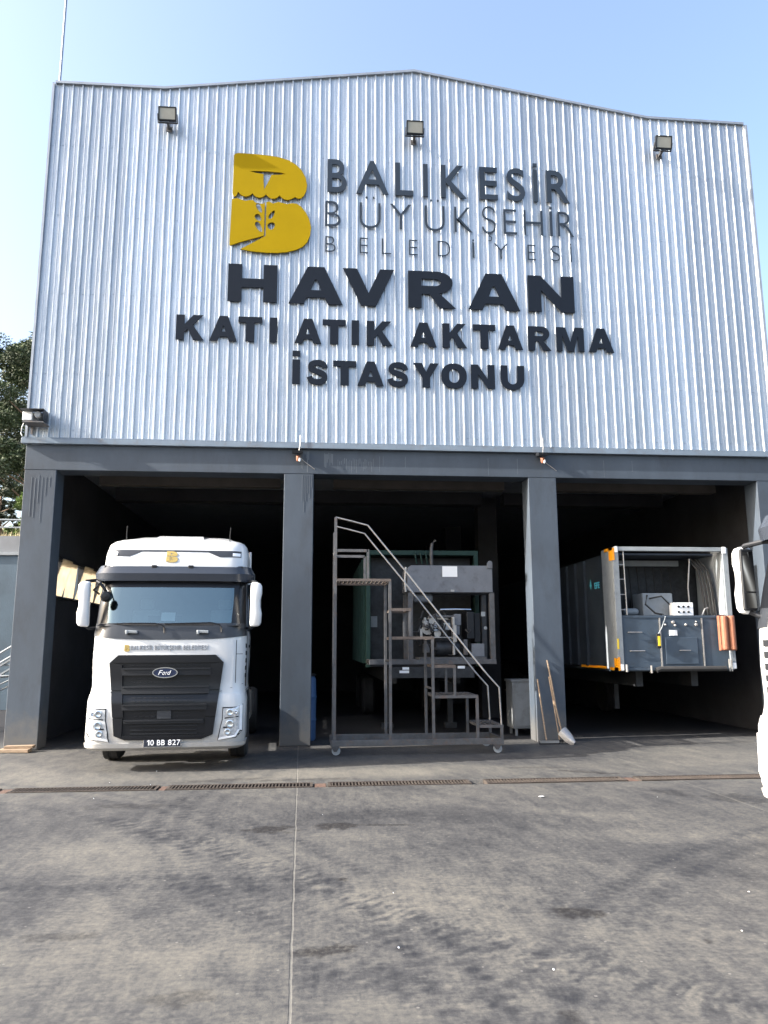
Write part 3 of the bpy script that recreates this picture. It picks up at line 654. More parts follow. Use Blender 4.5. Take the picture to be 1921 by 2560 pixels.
word([('B',5.137,5.314),('E',5.73,5.872),('L',6.115,6.277),('E',6.591,6.741),('D',7.094,7.319),('İ',7.712,7.743),('Y',8.095,8.345),('E',8.699,8.841),('S',9.121,9.289),('İ',9.47,9.495)], 8.212, 8.50, MT['thin'], -.020, 'small thin widely spaced letters reading BELEDİYESİ, third line right of the emblem', yf=-.072)
word([('H',3.503,4.328),('A',4.525,5.441),('V',5.442,6.324),('R',6.568,7.396),('A',7.61,8.528),('N',8.677,9.501)], 7.24, 7.915, MT['letter'], 'heavy', 'largest black heavy letters reading HAVRAN under the yellow emblem')
word([('K',2.678,3.134),('A',3.229,3.681),('T',3.697,4.093),('I',4.221,4.345),('A',4.636,5.085),('T',5.105,5.497),('I',5.596,5.722),('K',5.852,6.285),('A',6.595,7.048),('K',7.149,7.573),('T',7.682,8.073),('A',8.113,8.552),('R',8.645,9.05),('M',9.148,9.638),('A',9.717,10.169)], 6.53, 6.968, MT['letter'], 'heavy', 'black heavy letters reading KATI ATIK AKTARMA, the widest line of the sign')
word([('İ',4.609,4.737),('S',4.841,5.217),('T',5.287,5.676),('A',5.696,6.139),('S',6.193,6.573),('Y',6.64,7.077),('O',7.117,7.557),('N',7.629,8.04),('U',8.141,8.555)], 5.812, 6.24, MT['letter'], 'heavy', 'black heavy letters reading İSTASYONU, the lowest line of the sign')
em = thing('emblem_sign', 'large mustard yellow letter B emblem with cut-out leaves and scalloped gap', 'emblem', (3.5, -.1, 8.2))
EX, EZ, ESX, ESZ = 3.497, 8.118, 1.385, 1.52
obj('upper_piece', emblem_mb(ETOP, EX, EZ, ESX, ESZ, -.092, -.066), MT['gold'], em)
obj('lower_piece', emblem_mb(ELEFT, EX, EZ, ESX, ESZ, -.092, -.066), MT['gold'], em)
obj('lower_piece', emblem_mb(ERIGHT, EX, EZ, ESX, ESZ, -.092, -.066), MT['gold'], em)

# ------------------------------------------------------------------ things on the facade
t = thing('lightning_mast', 'slender metal mast rising from the left roof corner', 'mast', (.47, .05, 11.1))
obj('pole', MB().tube([(.47,.05,11.1),(.47,.05,14.2)], .022, 8), MT['trim'], t); obj('clamp', MB().box(.42,.52,0,.1,11.12,11.2), MT['trim'], t)
t = thing('security_camera', 'small white camera under a dark sheet hood at the lower left cladding corner', 'camera', (.5, -.1, 4.95))
obj('hood', MB().add([(.34,-.06,5.235),(.70,-.06,5.235),(.78,-.42,5.17),(.42,-.42,5.17),(.34,-.06,5.25),(.70,-.06,5.25),(.78,-.42,5.185),(.42,-.42,5.185)],[(0,3,2,1),(4,5,6,7),(0,1,5,4),(1,2,6,5),(2,3,7,6),(3,0,4,7)]), MT['plastic'], t)
obj('hood_side', MB().add([(.72,-.06,5.23),(.775,-.41,5.17),(.755,-.38,5.03),(.71,-.06,5.03),(.725,-.06,5.23),(.78,-.41,5.17),(.76,-.38,5.03),(.715,-.06,5.03)],[(0,1,2,3),(7,6,5,4),(0,4,5,1),(1,5,6,2),(2,6,7,3),(3,7,4,0)]), MT['plastic'], t)
obj('white_box', MB().box(.43,.58,-.33,-.07,5.02,5.16), MT['paper'], t, bevel=.012)
obj('lens', MB().lathe([(.045,-.36),(.055,-.34),(.055,-.1)], (.67,0,5.11), 'y', 16), MT['pale'], t, smooth=True)
obj('bracket', MB().box(.44,.76,-.34,-.06,4.985,5.005).bar((.5,-.07,4.86),(.5,-.07,4.99),.03), MT['steel'], t)
obj('cable', MB().tube([(.42,-.2,5.03),(.37,-.14,4.97),(.34,-.09,4.87),(.36,-.085,4.83)], .008, 6), MT['paper'], t)
def beam_lamp(x, z, label):
    t = thing('beam_lamp', label, 'lamp', (x, -.03, z-.15), 0, 'small lamps hanging from the concrete beam')
    obj('hood', MB().obox((x,-.14,z+.03), (.085,0,0), (0,.1,.02), (0,-.006,.025)), MT['plastic'], t)
    obj('socket', MB().lathe([(.02,0),(.035,.03),(.035,.09),(.01,.1)], (x+.01,-.13,z-.12), 'z', 10), MT['rust'], t, smooth=True)
    obj('bulb', MB().lathe([(.006,0),(.02,.015),(.022,.04),(.012,.06)], (x+.035,-.15,z-.13), 'z', 10), MT['paper'], t, smooth=True)
    obj('cable', MB().tube([(x+.02,-.12,z+.05),(x+.035,-.1,z+.15),(x+.04,-.09,z+.33)], .006, 6).tube([(x+.03,-.05,z-.03),(x+.12,-.012,z-.1),(x+.28,-.01,z-.22)], .005, 6), MT['baresteel'], t)
beam_lamp(4.72, 4.60, 'small broken lamp on the beam above the pillar right of the white truck')
beam_lamp(8.79, 4.64, 'small broken lamp on the beam above the pillar where tools lean')

# ------------------------------------------------------------------ truck
LEV = [(.25,.92,.10,.15),(.29,.965,.03,.17),(.40,.985,0,.18),(.85,.98,.0,.20),(.93,.965,.02,.20)]
LEV2 = [(.93,.965,.03,.22),(1.02,.955,.04,.24),(1.1,.955,.045,.24),(1.35,.965,.045,.24),(1.6,.965,.05,.26),(1.65,.965,.055,.26),(1.815,.95,.09,.24),(1.95,.945,.14,.22),(2.14,.94,.215,.2),(2.33,.935,.29,.2),(2.45,.935,.32,.2),(2.60,.94,.34,.2),(2.74,.94,.38,.22),(2.82,.93,.42,.24),(2.88,.915,.46,.22),(2.93,.88,.53,.24),(2.962,.83,.62,.26),(2.985,.78,.74,.26),(3.03,.7,.98,.2),(3.07,.66,1.2,.15)]
ALL = LEV[:-1]+LEV2
def lev(z):
    if z <= ALL[0][0]: return ALL[0][1:]
    for a, b in zip(ALL, ALL[1:]):
        if z <= b[0]:
            t = (z-a[0])/(b[0]-a[0]+1e-9); return tuple(a[i]+(b[i]-a[i])*t for i in (1,2,3))
    return ALL[-1][1:]
BOW = .05
def surf(x, z):
    hw, fy, r = lev(z); ax = abs(x); k = BOW*(min(ax, hw)/hw)**2
    if ax <= hw-r: return fy+k
    d = min(ax-(hw-r), r*.999); return fy+k+r-math.sqrt(r*r-d*d)
def section(z, off=0, back=1.42, nf=16, nc=6, lv=None):
    hw, fy, r = lv or lev(z); P = []
    hw += off; fy -= off; r += off
    for i in range(5): P.append((-hw, back+(fy+BOW+r-back)*i/5, z))
    for i in range(nc):
        a = math.pi/2*i/nc; x = -(hw-r)-r*math.cos(a); P.append((x, fy+BOW*(x/hw)**2+r-r*math.sin(a), z))
    for i in range(nf+1):
        x = -(hw-r)+2*(hw-r)*i/nf; P.append((x, fy+BOW*(x/hw)**2, z))
    for i in range(nc-1, -1, -1):
        a = math.pi/2*i/nc; x = (hw-r)+r*math.cos(a); P.append((x, fy+BOW*(x/hw)**2+r-r*math.sin(a), z))
    for i in range(4, -1, -1): P.append((hw, back+(fy+BOW+r-back)*i/5, z))
    return P
NCOL = 5+6+17+6+5
def shift(P, ox, oy): return [(p[0]+ox, p[1]+oy, p[2]) for p in P]
def patch(mb, outline, off, deep=.02, ncol=10, nrow=6, zstep=.04):
    zs = sorted({round(p[1], 5) for p in outline}); Z = []
    for a, b in zip(zs, zs[1:]):
        n = max(1, int(math.ceil((b-a)/zstep)))
        Z += [a+(b-a)*i/n for i in range(n)]
    Z.append(zs[-1]); rows = []; back = []
    for z in Z:
        xs = []
        for (x0,z0),(x1,z1) in zip(outline, outline[1:]+outline[:1]):
            if abs(z0-z1) < 1e-7:
                if abs(z-z0) < 1e-5: xs += [x0, x1]
            elif min(z0,z1)-1e-6 <= z <= max(z0,z1)+1e-6: xs.append(x0+(x1-x0)*(z-z0)/(z1-z0))
        a, b = min(xs), max(xs)
        rows.append([(a+(b-a)*j/ncol, surf(a+(b-a)*j/ncol, z)-off, z) for j in range(ncol+1)])
        back.append([(x, y+off+deep, z) for x, y, z in rows[-1]])
    n = len(mb.v); mb.grid(rows); 
    per = [(0,j) for j in range(ncol+1)]+[(i,ncol) for i in range(1,len(rows))]+[(len(rows)-1,j) for j in range(ncol-1,-1,-1)]+[(i,0) for i in range(len(rows)-2,0,-1)]
    m = len(per); vs = [rows[i][j] for i,j in per]+[back[i][j] for i,j in per]
    mb.add(vs, [(k, (k+1)%m, m+(k+1)%m, m+k) for k in range(m)])
    return mb
def wrap(mb, z0, z1, off, c0, c1, nz=3, deep=.03, zlow=None):
    rows = []; inner = []
    for i in range(nz+1):
        t = i/nz; z = z0+(z1-z0)*t; P = section(z, off)[c0:c1]; Q = section(z, -deep)[c0:c1]
        if zlow: P = [(p[0], p[1], z1+(zlow(p[0])-z1)*(1-t)) for p in P]; Q = [(q[0], q[1], z1+(zlow(q[0])-z1)*(1-t)) for q in Q]
        rows.append(P); inner.append(Q)
    mb.grid(rows); n = len(rows[0])
    per = [(0,j) for j in range(n)]+[(i,n-1) for i in range(1,nz+1)]+[(nz,j) for j in range(n-2,-1,-1)]+[(i,0) for i in range(nz-1,0,-1)]
    m = len(per); mb.add([rows[i][j] for i,j in per]+[inner[i][j] for i,j in per], [(k,(k+1)%m,m+(k+1)%m,m+k) for k in range(m)])
    return mb
def on_front(mb, ch, x0, x1, z0, z1, off, fo=0.0, thick=.004, shear=0.0):
    g = letter_mb(ch, x0, x1, z0, z1, 0, 1, fo, shear)
    mb.add([(v[0], surf(v[0], v[2])-off-(thick if v[1] == 0 else -.006), v[2]) for v in g.v], g.f)
def wheel(parent, x, y, r, w, dual=False, rim_out=1):
    ty = MB().lathe([(r*.56,-w/2),(r*.9,-w/2),(r,-w*.36),(r,-w*.1),(r*.985,-w*.08),(r*.985,w*.08),(r,w*.1),(r,w*.36),(r*.9,w/2),(r*.56,w/2)], (x,y,r), 'x', 36)
    wh = obj('wheel', MB().lathe([(r*.58,-w*.46),(r*.5,-w*.3 if rim_out < 0 else w*.1),(r*.22,rim_out*w*.05),(r*.2,rim_out*w*.34),(r*.56,w*.44)], (x,y,r), 'x', 28), MT['pale'], parent, smooth=True)
    obj('tyre', ty, MT['rubber'], wh, smooth=True)
def truck(loc, label, group):
    t = thing('tractor_truck', label, 'truck', loc, 0, group, org=(0,0,0))
    ca = obj('cab', MB(), None, t) if False else None
    b = MB(); rows = [section(lv[0], 0, 1.42, lv=lv[1:]) for lv in LEV2]
    vs = [p for r_ in rows for p in r_]; fs = []
    for i in range(len(rows)-1):
        z0, z1 = LEV2[i][0], LEV2[i+1][0]
        for j in range(NCOL-1):
            if z0 >= 1.81 and z1 <= 2.34 and 10 <= j <= NCOL-12: continue
            fs.append((i*NCOL+j, i*NCOL+j+1, (i+1)*NCOL+j+1, (i+1)*NCOL+j))
        fs.append((i*NCOL+NCOL-1, i*NCOL, (i+1)*NCOL, (i+1)*NCOL+NCOL-1))
    k = (len(rows)-1)*NCOL; fs.append(tuple(range(k, k+NCOL))); b.add(vs, fs)
    body = obj('cab_body', b, MT['white'], t, smooth=True)
    # interior tub so that the windscreen looks into a cab
    it = MB(); it.add([(-.88,.36,1.80),(.88,.36,1.80),(.88,1.3,1.80),(-.88,1.3,1.80),(-.88,.36,2.44),(.88,.36,2.44),(.88,1.3,2.44),(-.88,1.3,2.44)], [(0,1,2,3),(7,6,5,4),(2,6,7,3),(0,3,7,4),(1,5,6,2)])
    obj('cab_interior', it, pmat('cab_trim', (.12,.125,.13), .9) if 'cab_trim' not in MT else MT['cab_trim'], t)
    obj('dashboard', MB().add([(-.9,.10,1.78),(.9,.10,1.78),(.9,.55,1.80),(-.9,.55,1.80),(-.86,.30,1.835),(.86,.30,1.835),(.86,.6,1.84),(-.86,.6,1.84)], [(0,1,5,4),(4,5,6,7),(1,2,6,5),(3,0,4,7),(0,3,2,1),(2,3,7,6)]), MT['plastic'], t)
    for sx in (-.44, .62):
        st = MB().box(sx-.19, sx+.19, .95, 1.08, 1.8, 2.02); obj('seat', st, MT['seat'], t, bevel=.03)
        obj('headrest', MB().box(sx-.09, sx+.09, .95, 1.05, 2.03, 2.17), MT['seat'], t, bevel=.03)
    obj('paper_card', MB().obox((-.04,.24,1.90), (.088,0,0), (0,.012,.055), (0,.004,-.001)), MT['paper'], t)
    obj('dash_device', MB().box(-.29,-.15,.24,.28,1.835,1.915).box(.075,.135,.24,.27,1.835,1.915), MT['plastic'], t)
    # windscreen
    ws = MB(); rows = []
    for z in (1.80,1.88,1.95,2.05,2.14,2.24,2.34):
        rows.append([(p[0], p[1]-.004, p[2]) for p in section(z)[9:NCOL-9]])
    ws.grid(rows); obj('windscreen', ws, MT['glass'], t, smooth=True, fix=False)
    for c0, c1 in ((5,11),(NCOL-11,NCOL-5)): obj('windscreen_pillar', wrap(MB(), 1.80, 2.36, .006, c0, c1, 6), MT['gloss'], t, smooth=True)
    obj('windscreen_top_band', wrap(MB(), 2.285, 2.37, .008, 7, NCOL-7, 2), MT['gloss'], t, smooth=True)
    obj('cowl_band', wrap(MB(), 1.61, 1.815, .008, 5, NCOL-5, 3, zlow=lambda x: 1.605+.05*(abs(x)/.96)**3), MT['band'], t, smooth=True)
    # visor
    v = MB(); rows = []
    for t_, oo in ((0,.10),(.5,.115),(1,.06)):
        z = 2.365+.195*t_; rows.append([(p[0], p[1], z+(.012 if abs(p[0]) > .86 else 0)*t_) for p in section(2.45, oo)[5:NCOL-5]])
    rows += [[(p[0], p[1]+.012, p[2]) for p in r_] for r_ in rows[::-1]]; rows.append(rows[0]); v.grid(rows)
    vis = obj('sun_visor', v, pmat('smoked_visor', (.035,.042,.056), .22, 0, .05, 3) if 'visor' not in MT else MT['visor'], t, smooth=True)
    for x in (-.25, .22, -.86, .86): obj('visor_clip', MB().box(x-.035, x+.035, surf(x, 2.55)-.09, surf(x, 2.55)+.02, 2.50, 2.575), MT['gloss'], vis, bevel=.01)
    # roof strip with marker lamps
    obj('roof_strip', patch(MB(), [(-.90,2.705),(-.62,2.70),(-.44,2.765),(.42,2.765),(.60,2.70),(.86,2.705),(.86,2.79),(-.90,2.79)], .006, ncol=24) if False else
        patch(patch(patch(MB(), [(-.88,2.705),(-.60,2.70),(-.44,2.768),(-.44,2.792),(-.88,2.792)], .006), [(.42,2.768),(.58,2.70),(.86,2.705),(.86,2.792),(.42,2.792)], .006), [(-.44,2.768),(.42,2.768),(.42,2.792),(-.44,2.792)], .0062), MT['band'], t, smooth=True)
    for s in (-1, 1): obj('marker_lamp', patch(MB(), [(s*.80-.05,2.715),(s*.80+.05,2.715),(s*.80+.05,2.76),(s*.80-.05,2.76)], .014), MT['led'], t)
    obj('roof_hatch_fairing', MB().add([(-.34,.62,2.955),(.34,.62,2.955),(.30,.9,3.045),(-.30,.9,3.045),(-.34,1.3,3.09),(.34,1.3,3.09)], [(0,1,2,3),(3,2,5,4)]), MT['white'], t, smooth=True)
    for s in (-.69, .69): obj('antenna', MB().tube([(s,.62,2.94),(s,.60,3.02),(s+.012,.56,3.13)], .007, 6), MT['plastic'], t)
    for shp in (ETOP, ELEFT, ERIGHT):
        nv, nf = curve_fill(shp); e = MB(); extrude_flat(e, [(-.12+a*.155, 2.618+q*.128) for a, q in nv], nf, lambda x, z: (x, surf(x, z)-.009, z), lambda x, z: (x, surf(x, z)+.004, z)); obj('roof_emblem', e, MT['truckgold'], t)
        e = MB(); extrude_flat(e, [(-.535+a*.068, 1.457+q*.07) for a, q in nv], nf, lambda x, z: (x, surf(x, z)-.007, z), lambda x, z: (x, surf(x, z)+.004, z)); obj('nose_emblem', e, MT['truckgold'], t)
    # lettering across the nose
    w = MB(); txt = 'BALIKESİR BÜYÜKŞEHİR BELEDİYESİ'; wid = {'I': .35, 'İ': .35, ' ': .5, 'Ü': 1, 'Ş': .9}
    tot = sum(wid.get(c, .95) for c in txt); x = -.455; k = .955/tot
    for c in txt:
        a = wid.get(c, .95)*k
        if c != ' ': on_front(w, c, x+.003+(.002 if c in 'Iİ' else 0), x+(.009 if c in 'Iİ' else a-.006), 1.478, 1.533, .004, 0)
        x += a
    obj('nose_lettering', w, MT['text'], t)
    # grille
    GO = [(-.46,.388),(.46,.388),(.595,.44),(.70,1.32),(.60,1.415),(-.60,1.415),(-.70,1.32),(-.595,.44)]
    g = obj('grille', patch(MB(), GO, .012, ncol=20), MT['gloss'], t, smooth=True)
    fr = MB()
    for s in (-1, 1):
        patch(fr, [(s*.60,1.415),(s*.70,1.32),(s*.655,.93),(s*.575,.93),(s*.60,1.28),(s*.555,1.35)] if False else [(s*.545,1.30),(s*.70,1.32),(s*.66,.985),(s*.525,.985)], .04, ncol=4)
        patch(fr, [(s*.525,.975),(s*.66,.975),(s*.622,.66),(s*.49,.66)], .036, ncol=4)
        patch(fr, [(s*.50,.65),(s*.62,.65),(s*.595,.44),(s*.50,.42)], .032, ncol=4)
    patch(fr, [(-.70,1.32),(.70,1.32),(.60,1.415),(-.60,1.415)], .03, ncol=16)
    patch(fr, [(-.595,.44),(-.46,.388),(.46,.388),(.595,.44)], .03, ncol=16)
    obj('grille_frame', fr, MT['gloss'], g, smooth=True)
    sl = MB()
    for za, zb, h in ((1.165,1.25,.54),(.94,1.03,.53),(.745,.81,.51),(.585,.625,.48)):
        patch(sl, [(-h,za),(h,za),(h+.01,zb),(-h-.01,zb)], .045, ncol=16); patch(sl, [(-h,zb-.014),(h,zb-.014),(h,zb+.004),(-h,zb+.004)], .058, ncol=16)
    for za in (.50,.55,.455): patch(sl, [(-.40,za),(.40,za),(.40,za+.012),(-.40,za+.012)], .03, ncol=12)
    obj('grille_slat', sl, MT['plastic'], g, smooth=True)
    hx = MB()
    for zc, h in ((1.31,.46),(1.10,.44),(.87,.42),(.69,.38)):
        n = int(h*2/.07)
        for i in range(n):
            x = -h+.035+i*.07
            if abs(x) < .1 and zc < .8: continue
            for dz in (-.022, .022): patch(hx, [(x-.02,zc+dz-.006),(x+.02,zc+dz-.006),(x+.026,zc+dz+.006),(x-.026,zc+dz+.006)], .02, ncol=1, zstep=1)
    obj('grille_mesh', hx, MT['plastic'], g)
    obj('radar_panel', patch(MB(), [(-.085,.64),(.085,.64),(.085,.74),(-.085,.74)], .03, ncol=3), MT['band'], g)
    # badge
    cx, cz = -.012, 1.198; bd = MB(); P = [(cx+.155*math.cos(a*math.pi/20), cz+.066*math.sin(a*math.pi/20)) for a in range(40)]
    Q = [(cx+.142*math.cos(a*math.pi/20), cz+.055*math.sin(a*math.pi/20)) for a in range(40)]
    y0 = surf(0, 1.2)-.062
    rg = MB(); vs = [(x, y0-.006, z) for x, z in P]+[(x, y0-.006, z) for x, z in Q]+[(x, y0+.02, z) for x, z in P]
    rg.add(vs, [(i,(i+1)%40,40+(i+1)%40,40+i) for i in range(40)]+[((i+1)%40,i,80+i,80+(i+1)%40) for i in range(40)])
    bdg = obj('badge', rg, MT['chrome'], t, smooth=True)
    obj('badge_field', MB().add([(x, y0-.003, z) for x, z in Q], [tuple(range(40))]), MT['badge'], bdg)
    lt = MB()
    for ch, a, b_, z0, z1 in (('F',-.082,-.028,-.027,.030),('o',-.032,.0,-.026,.028),('r',.004,.028,-.026,.028),('d',.03,.075,-.026,.028)):
        gg = letter_mb(ch, cx+a, cx+b_, cz+z0, cz+z1, y0-.007, y0-.003, 0, .35); lt.add(gg.v, gg.f)
    obj('badge_script', lt, MT['led'], bdg)
    # bumper
    bm = MB(); rows = [section(lv[0], 0, .62, lv=lv[1:]) for lv in LEV]; bm.grid(rows)
    n0 = len(bm.v); bm.add(rows[0], [tuple(range(NCOL-1,-1,-1))]); bm.add(rows[-1], [tuple(range(NCOL))]); bm.add([rows[i][0] for i in range(len(rows))]+[rows[i][-1] for i in range(len(rows))], [(i,i+1,len(rows)+i+1,len(rows)+i) for i in range(len(rows)-1)])
    obj('bumper', bm, MT['white'], t, smooth=True)
    obj('bumper_lip', wrap(MB(), .265, .345, .022, 4, NCOL-4, 3), MT['white'], t, smooth=True)
    # panel gaps
    gp = MB()
    for s in (-1, 1):
        patch(gp, [(s*.845,1.06),(s*.853,1.06),(s*.853,1.60),(s*.845,1.60)], .0015, .004, 1); patch(gp, [(s*.66,.955),(s*.94,1.04),(s*.94,1.047),(s*.66,.962)], .0015, .004, 6)
        for z in (1.42,): patch(gp, [(s*.853,z),(s*.93,z),(s*.93,z+.006),(s*.853,z+.006)], .0015, .004, 3)
    obj('panel_gap', gp, MT['plastic'], t)
    # corner air slots
    for s in (-1, 1):
        c = MB()
        for i in range(5): c.box(s*.963-.006, s*.963+.010, .30, .46, 1.12+i*.095, 1.175+i*.095)
        obj('corner_vent', c, MT['plastic'], t)
    # headlights
    for s in (-1, 1):
        H = [(s*.955,.80),(s*.705,.765),(s*.702,.62),(s*.68,.52),(s*.650,.362),(s*.88,.39),(s*.955,.47)]
        hl = obj('headlight', patch(MB(), H, .004, ncol=8), MT['gloss'], t, smooth=True)
        hi = [(s*.92,.778),(s*.715,.75),(s*.712,.62),(s*.69,.52),(s*.668,.385),(s*.87,.412),(s*.92,.485)]
        obj('headlight_lens', patch(MB(), hi, .010, ncol=8), pmat('headlight_silver', (.55,.58,.62), .2, .7, .5, 14, dirt=(.05,.06,.08), dscale=18, damt=.9) if 'hlm' not in MT else MT['hlm'], hl, smooth=True)
        ls = MB(); patch(ls, [(s*.95,.79),(s*.918,.786),(s*.918,.485),(s*.95,.475)], .02, ncol=2); patch(ls, [(s*.925,.485),(s*.90,.49),(s*.86,.425),(s*.875,.405)] , .02, ncol=2); patch(ls, [(s*.87,.402),(s*.865,.425),(s*.668,.392),(s*.658,.368)], .02, ncol=6)
        obj('light_strip', ls, MT['led'], hl)
        un = MB()
        for dx, z, r in ((.80,.70,.045),(.80,.56,.05),(.775,.465,.04),(.87,.70,.025)):
            y = surf(dx*s, z)-.018; un.lathe([(r,.02),(r,-.006),(r*.8,-.008),(r*.6,.004),(r*.2,.008)], (dx*s, y, z), 'y', 18)
        obj('lamp_reflector', un, MT['chrome'], hl, smooth=True)
        bz = MB(); patch(bz, [(s*.735,.625),(s*.905,.64),(s*.905,.655),(s*.735,.64)], .018, ncol=3); patch(bz, [(s*.72,.51),(s*.80,.515),(s*.82,.53),(s*.722,.528)], .018, ncol=3)
        obj('lamp_divider', bz, MT['plastic'], hl)
    # number plate
    py = surf(0, .35)-.035
    p = obj('number_plate', MB().box(-.236, .222, py, py+.03, .298, .412), MT['chrome'], t, bevel=.003)
    obj('plate_field', MB().box(-.225, .211, py-.003, py, .308, .402), MT['platedark'], p)
    pt = MB(); x = -.19
    for c in '10 BB 827':
        if c == ' ': x += .028; continue
        a = .030 if c == '1' else .042
        gg = letter_mb(c, x, x+a, .324, .388, py-.007, py-.003, .01); pt.add(gg.v, gg.f); x += a+.010
    obj('plate_characters', pt, MT['led'], p)
    # steps on the cowl, wipers
    for x in (-.455, .425): obj('cowl_step', MB().obox((x, surf(x,1.70)-.03, 1.705), (.075,0,-.004), (0,.03,0), (0,0,.018)).obox((x-.055, surf(x,1.70)-.036, 1.698), (.014,0,0), (0,.03,0), (0,0,.026)), MT['pale'], t, bevel=.008)
    for (px, pz), tip, mid in (((-.05,1.69),(-.86,1.80),(-.12,1.80)), ((.66,1.70),(-.05,1.805),(.58,1.81))):
        f = lambda x, z: (x, surf(x, z)-.035, z)
        wp = obj('wiper', MB().tube([f(px,pz), f(px-.005,pz+.06), f(px-.03,pz+.10), f(mid[0]-.06,mid[1]+.01), f((mid[0]+tip[0])/2,1.812), f(tip[0],tip[1])], .009, 6), MT['gloss'], t, smooth=True)
        obj('wiper_blade', MB().tube([f(mid[0]-.02,mid[1]-.012), f((mid[0]+tip[0])/2,1.798), f(tip[0]-.02,tip[1]-.01)], .006, 6), MT['rubber'], wp)
    # mirrors
    for s in (-1, 1):
        c = Vector((s*1.085, .17, 2.06)); m = MB(); rows = []
        for z, wx, wy, o in ((-.288,.04,.03,.02),(-.275,.062,.05,.012),(-.24,.074,.06,.004),(-.12,.076,.065,0),(-.03,.066,.062,.008),(.06,.066,.062,.008),(.14,.076,.065,0),(.235,.074,.06,0),(.27,.062,.05,.008),(.284,.04,.03,.02)):
            rr = []
            for k in range(16):
                a = 2*math.pi*k/16; q = .5; cc, ss = math.cos(a), math.sin(a)
                rr.append((c.x+math.copysign(abs(cc)**q, cc)*wx-s*o, c.y+math.copysign(abs(ss)**q, ss)*wy*(1 if ss < 0 else .6), c.z+z))
            rr.append(rr[0]); rows.append(rr)
        m.grid(rows); m.add(rows[0][:-1], [tuple(range(16))]); m.add(rows[-1][:-1], [tuple(range(16))])
        mr = obj('mirror', m, MT['white'], t, smooth=True)
        bk = MB().box(c.x-.066, c.x+.066, c.y+.030, c.y+.062, c.z-.262, c.z+.262); bko = obj('mirror_back', bk, MT['plastic'], mr, bevel=.015)
        obj('mirror_glass', MB().add([(c.x-.053,c.y+.066,c.z-.10),(c.x+.053,c.y+.066,c.z-.10),(c.x+.053,c.y+.066,c.z+.235),(c.x-.053,c.y+.066,c.z+.235)], [(0,1,2,3)]).add([(c.x-.053,c.y+.066,c.z-.24),(c.x+.053,c.y+.066,c.z-.24),(c.x+.053,c.y+.066,c.z-.115),(c.x-.053,c.y+.066,c.z-.115)], [(0,1,2,3)]), MT['mirror'], mr, fix=False)
        obj('mirror_arm', MB().tube([(s*.93,.50,2.37),(s*1.0,.34,2.375),(s*1.08,.20,2.35),(c.x,c.y,2.32)], .022, 8), MT['plastic'], mr, smooth=True)
        obj('mirror_arm', MB().tube([(s*.95,.36,1.76),(s*1.02,.24,1.75),(c.x,c.y,1.80)], .02, 8), MT['plastic'], mr, smooth=True)
    fm = obj('front_mirror', MB().lathe([(.01,-.05),(.05,-.045),(.072,-.01),(.07,.03),(.05,.045),(.01,.05)], (-.80,.10,2.15), 'y', 18), MT['gloss'], t, smooth=True)
    obj('mirror_arm', MB().tube([(-.93,.38,2.36),(-.93,.16,2.35),(-.88,.09,2.32),(-.82,.09,2.24),(-.80,.12,2.2)], .02, 8), MT['gloss'], fm, smooth=True)
    obj('arm_brace', MB().tube([(-.95,.36,2.2),(-.98,.2,2.24),(-.90,.12,2.3)], .014, 8), MT['gloss'], fm, smooth=True)
    # sides
    for s in (-1, 1):
        sw = MB().prism([(.55,1.72),(1.05,1.72),(1.05,2.36),(.72,2.36)], s*.935, s*.972, 'yz'); obj('side_window', sw, MT['sideglass'], t)
        dg = MB()
        for (ya, yb, za, zb) in ((.46,.466,1.0,1.7),(1.15,1.156,.95,2.4),(.46,1.15,.95,.956)): dg.box(s*.955, s*.969, ya, yb, za, zb)
        dr_ = obj('door_gap', dg, MT['plastic'], t)
        obj('door_handle', MB().box(s*.96, s*.985, .98, 1.12, 1.5, 1.54), MT['plastic'], t, bevel=.006)
        obj('cab_step', MB().box(s*.75, s*.98, .64, .66, .35, .9).box(s*.78, s*.985, .66, .78, .45, .48).box(s*.78, s*.985, .66, .78, .72, .75), MT['plastic'], t)
        obj('wheel_arch', MB().prism([(.80,.62)]+[(1.30-.47*math.cos(a*math.pi/10), .42+.47*math.sin(a*math.pi/10)) for a in range(1,10)]+[(1.77,.62),(1.86,.62)]+[(1.30-.55*math.cos(a*math.pi/10), .42+.53*math.sin(a*math.pi/10)) for a in range(9,0,-1)]+[(.74,.62)], s*.70, s*.97, 'yz'), MT['plastic'], t)
        obj('side_fairing', MB().box(s*.925, s*.95, 1.44, 1.62, .9, 2.9), MT['white'], t, bevel=.01)
        obj('fuel_tank', MB().box(s*.62, s*.95, 2.2, 3.2, .38, .82), MT['baresteel'], t, bevel=.05)
        wheel(t, s*.845, 1.30, .40, .25, rim_out=s)
        wheel(t, s*.78, 4.3, .40, .42, rim_out=s)
    obj('chassis', MB().box(-.36,-.28,.5,5.2,.55,.78).box(.28,.36,.5,5.2,.55,.78).box(-.28,.28,.6,.8,.5,.75).box(-.28,.28,4.2,4.4,.5,.7).box(-.28,.28,5.1,5.2,.5,.78).box(-.7,.7,1.25,1.35,.34,.44).box(-.6,.6,4.24,4.36,.34,.46).box(-.5,.5,.3,.5,.28,.6), MT['darkmetal'], t)
    obj('fifth_wheel', MB().box(-.35,.35,3.9,4.7,.80,.86), MT['darkmetal'], t, bevel=.02)
    obj('underfloor', MB().box(-.88,.88,.5,1.41,.86,.92), MT['darkmetal'], t)
    return t
MT['cab_trim'] = pmat('cab_trim', (.12,.13,.14), .9); MT['visor'] = pmat('smoked_visor', (.035,.042,.056), .22, 0, .05, 3)
MT['hlm'] = pmat('headlight_silver', (.62,.65,.69), .25, .5, .25, 14, dirt=(.12,.13,.15), dscale=16, damt=.5)
TRUCK_YAW = rad(2.2)
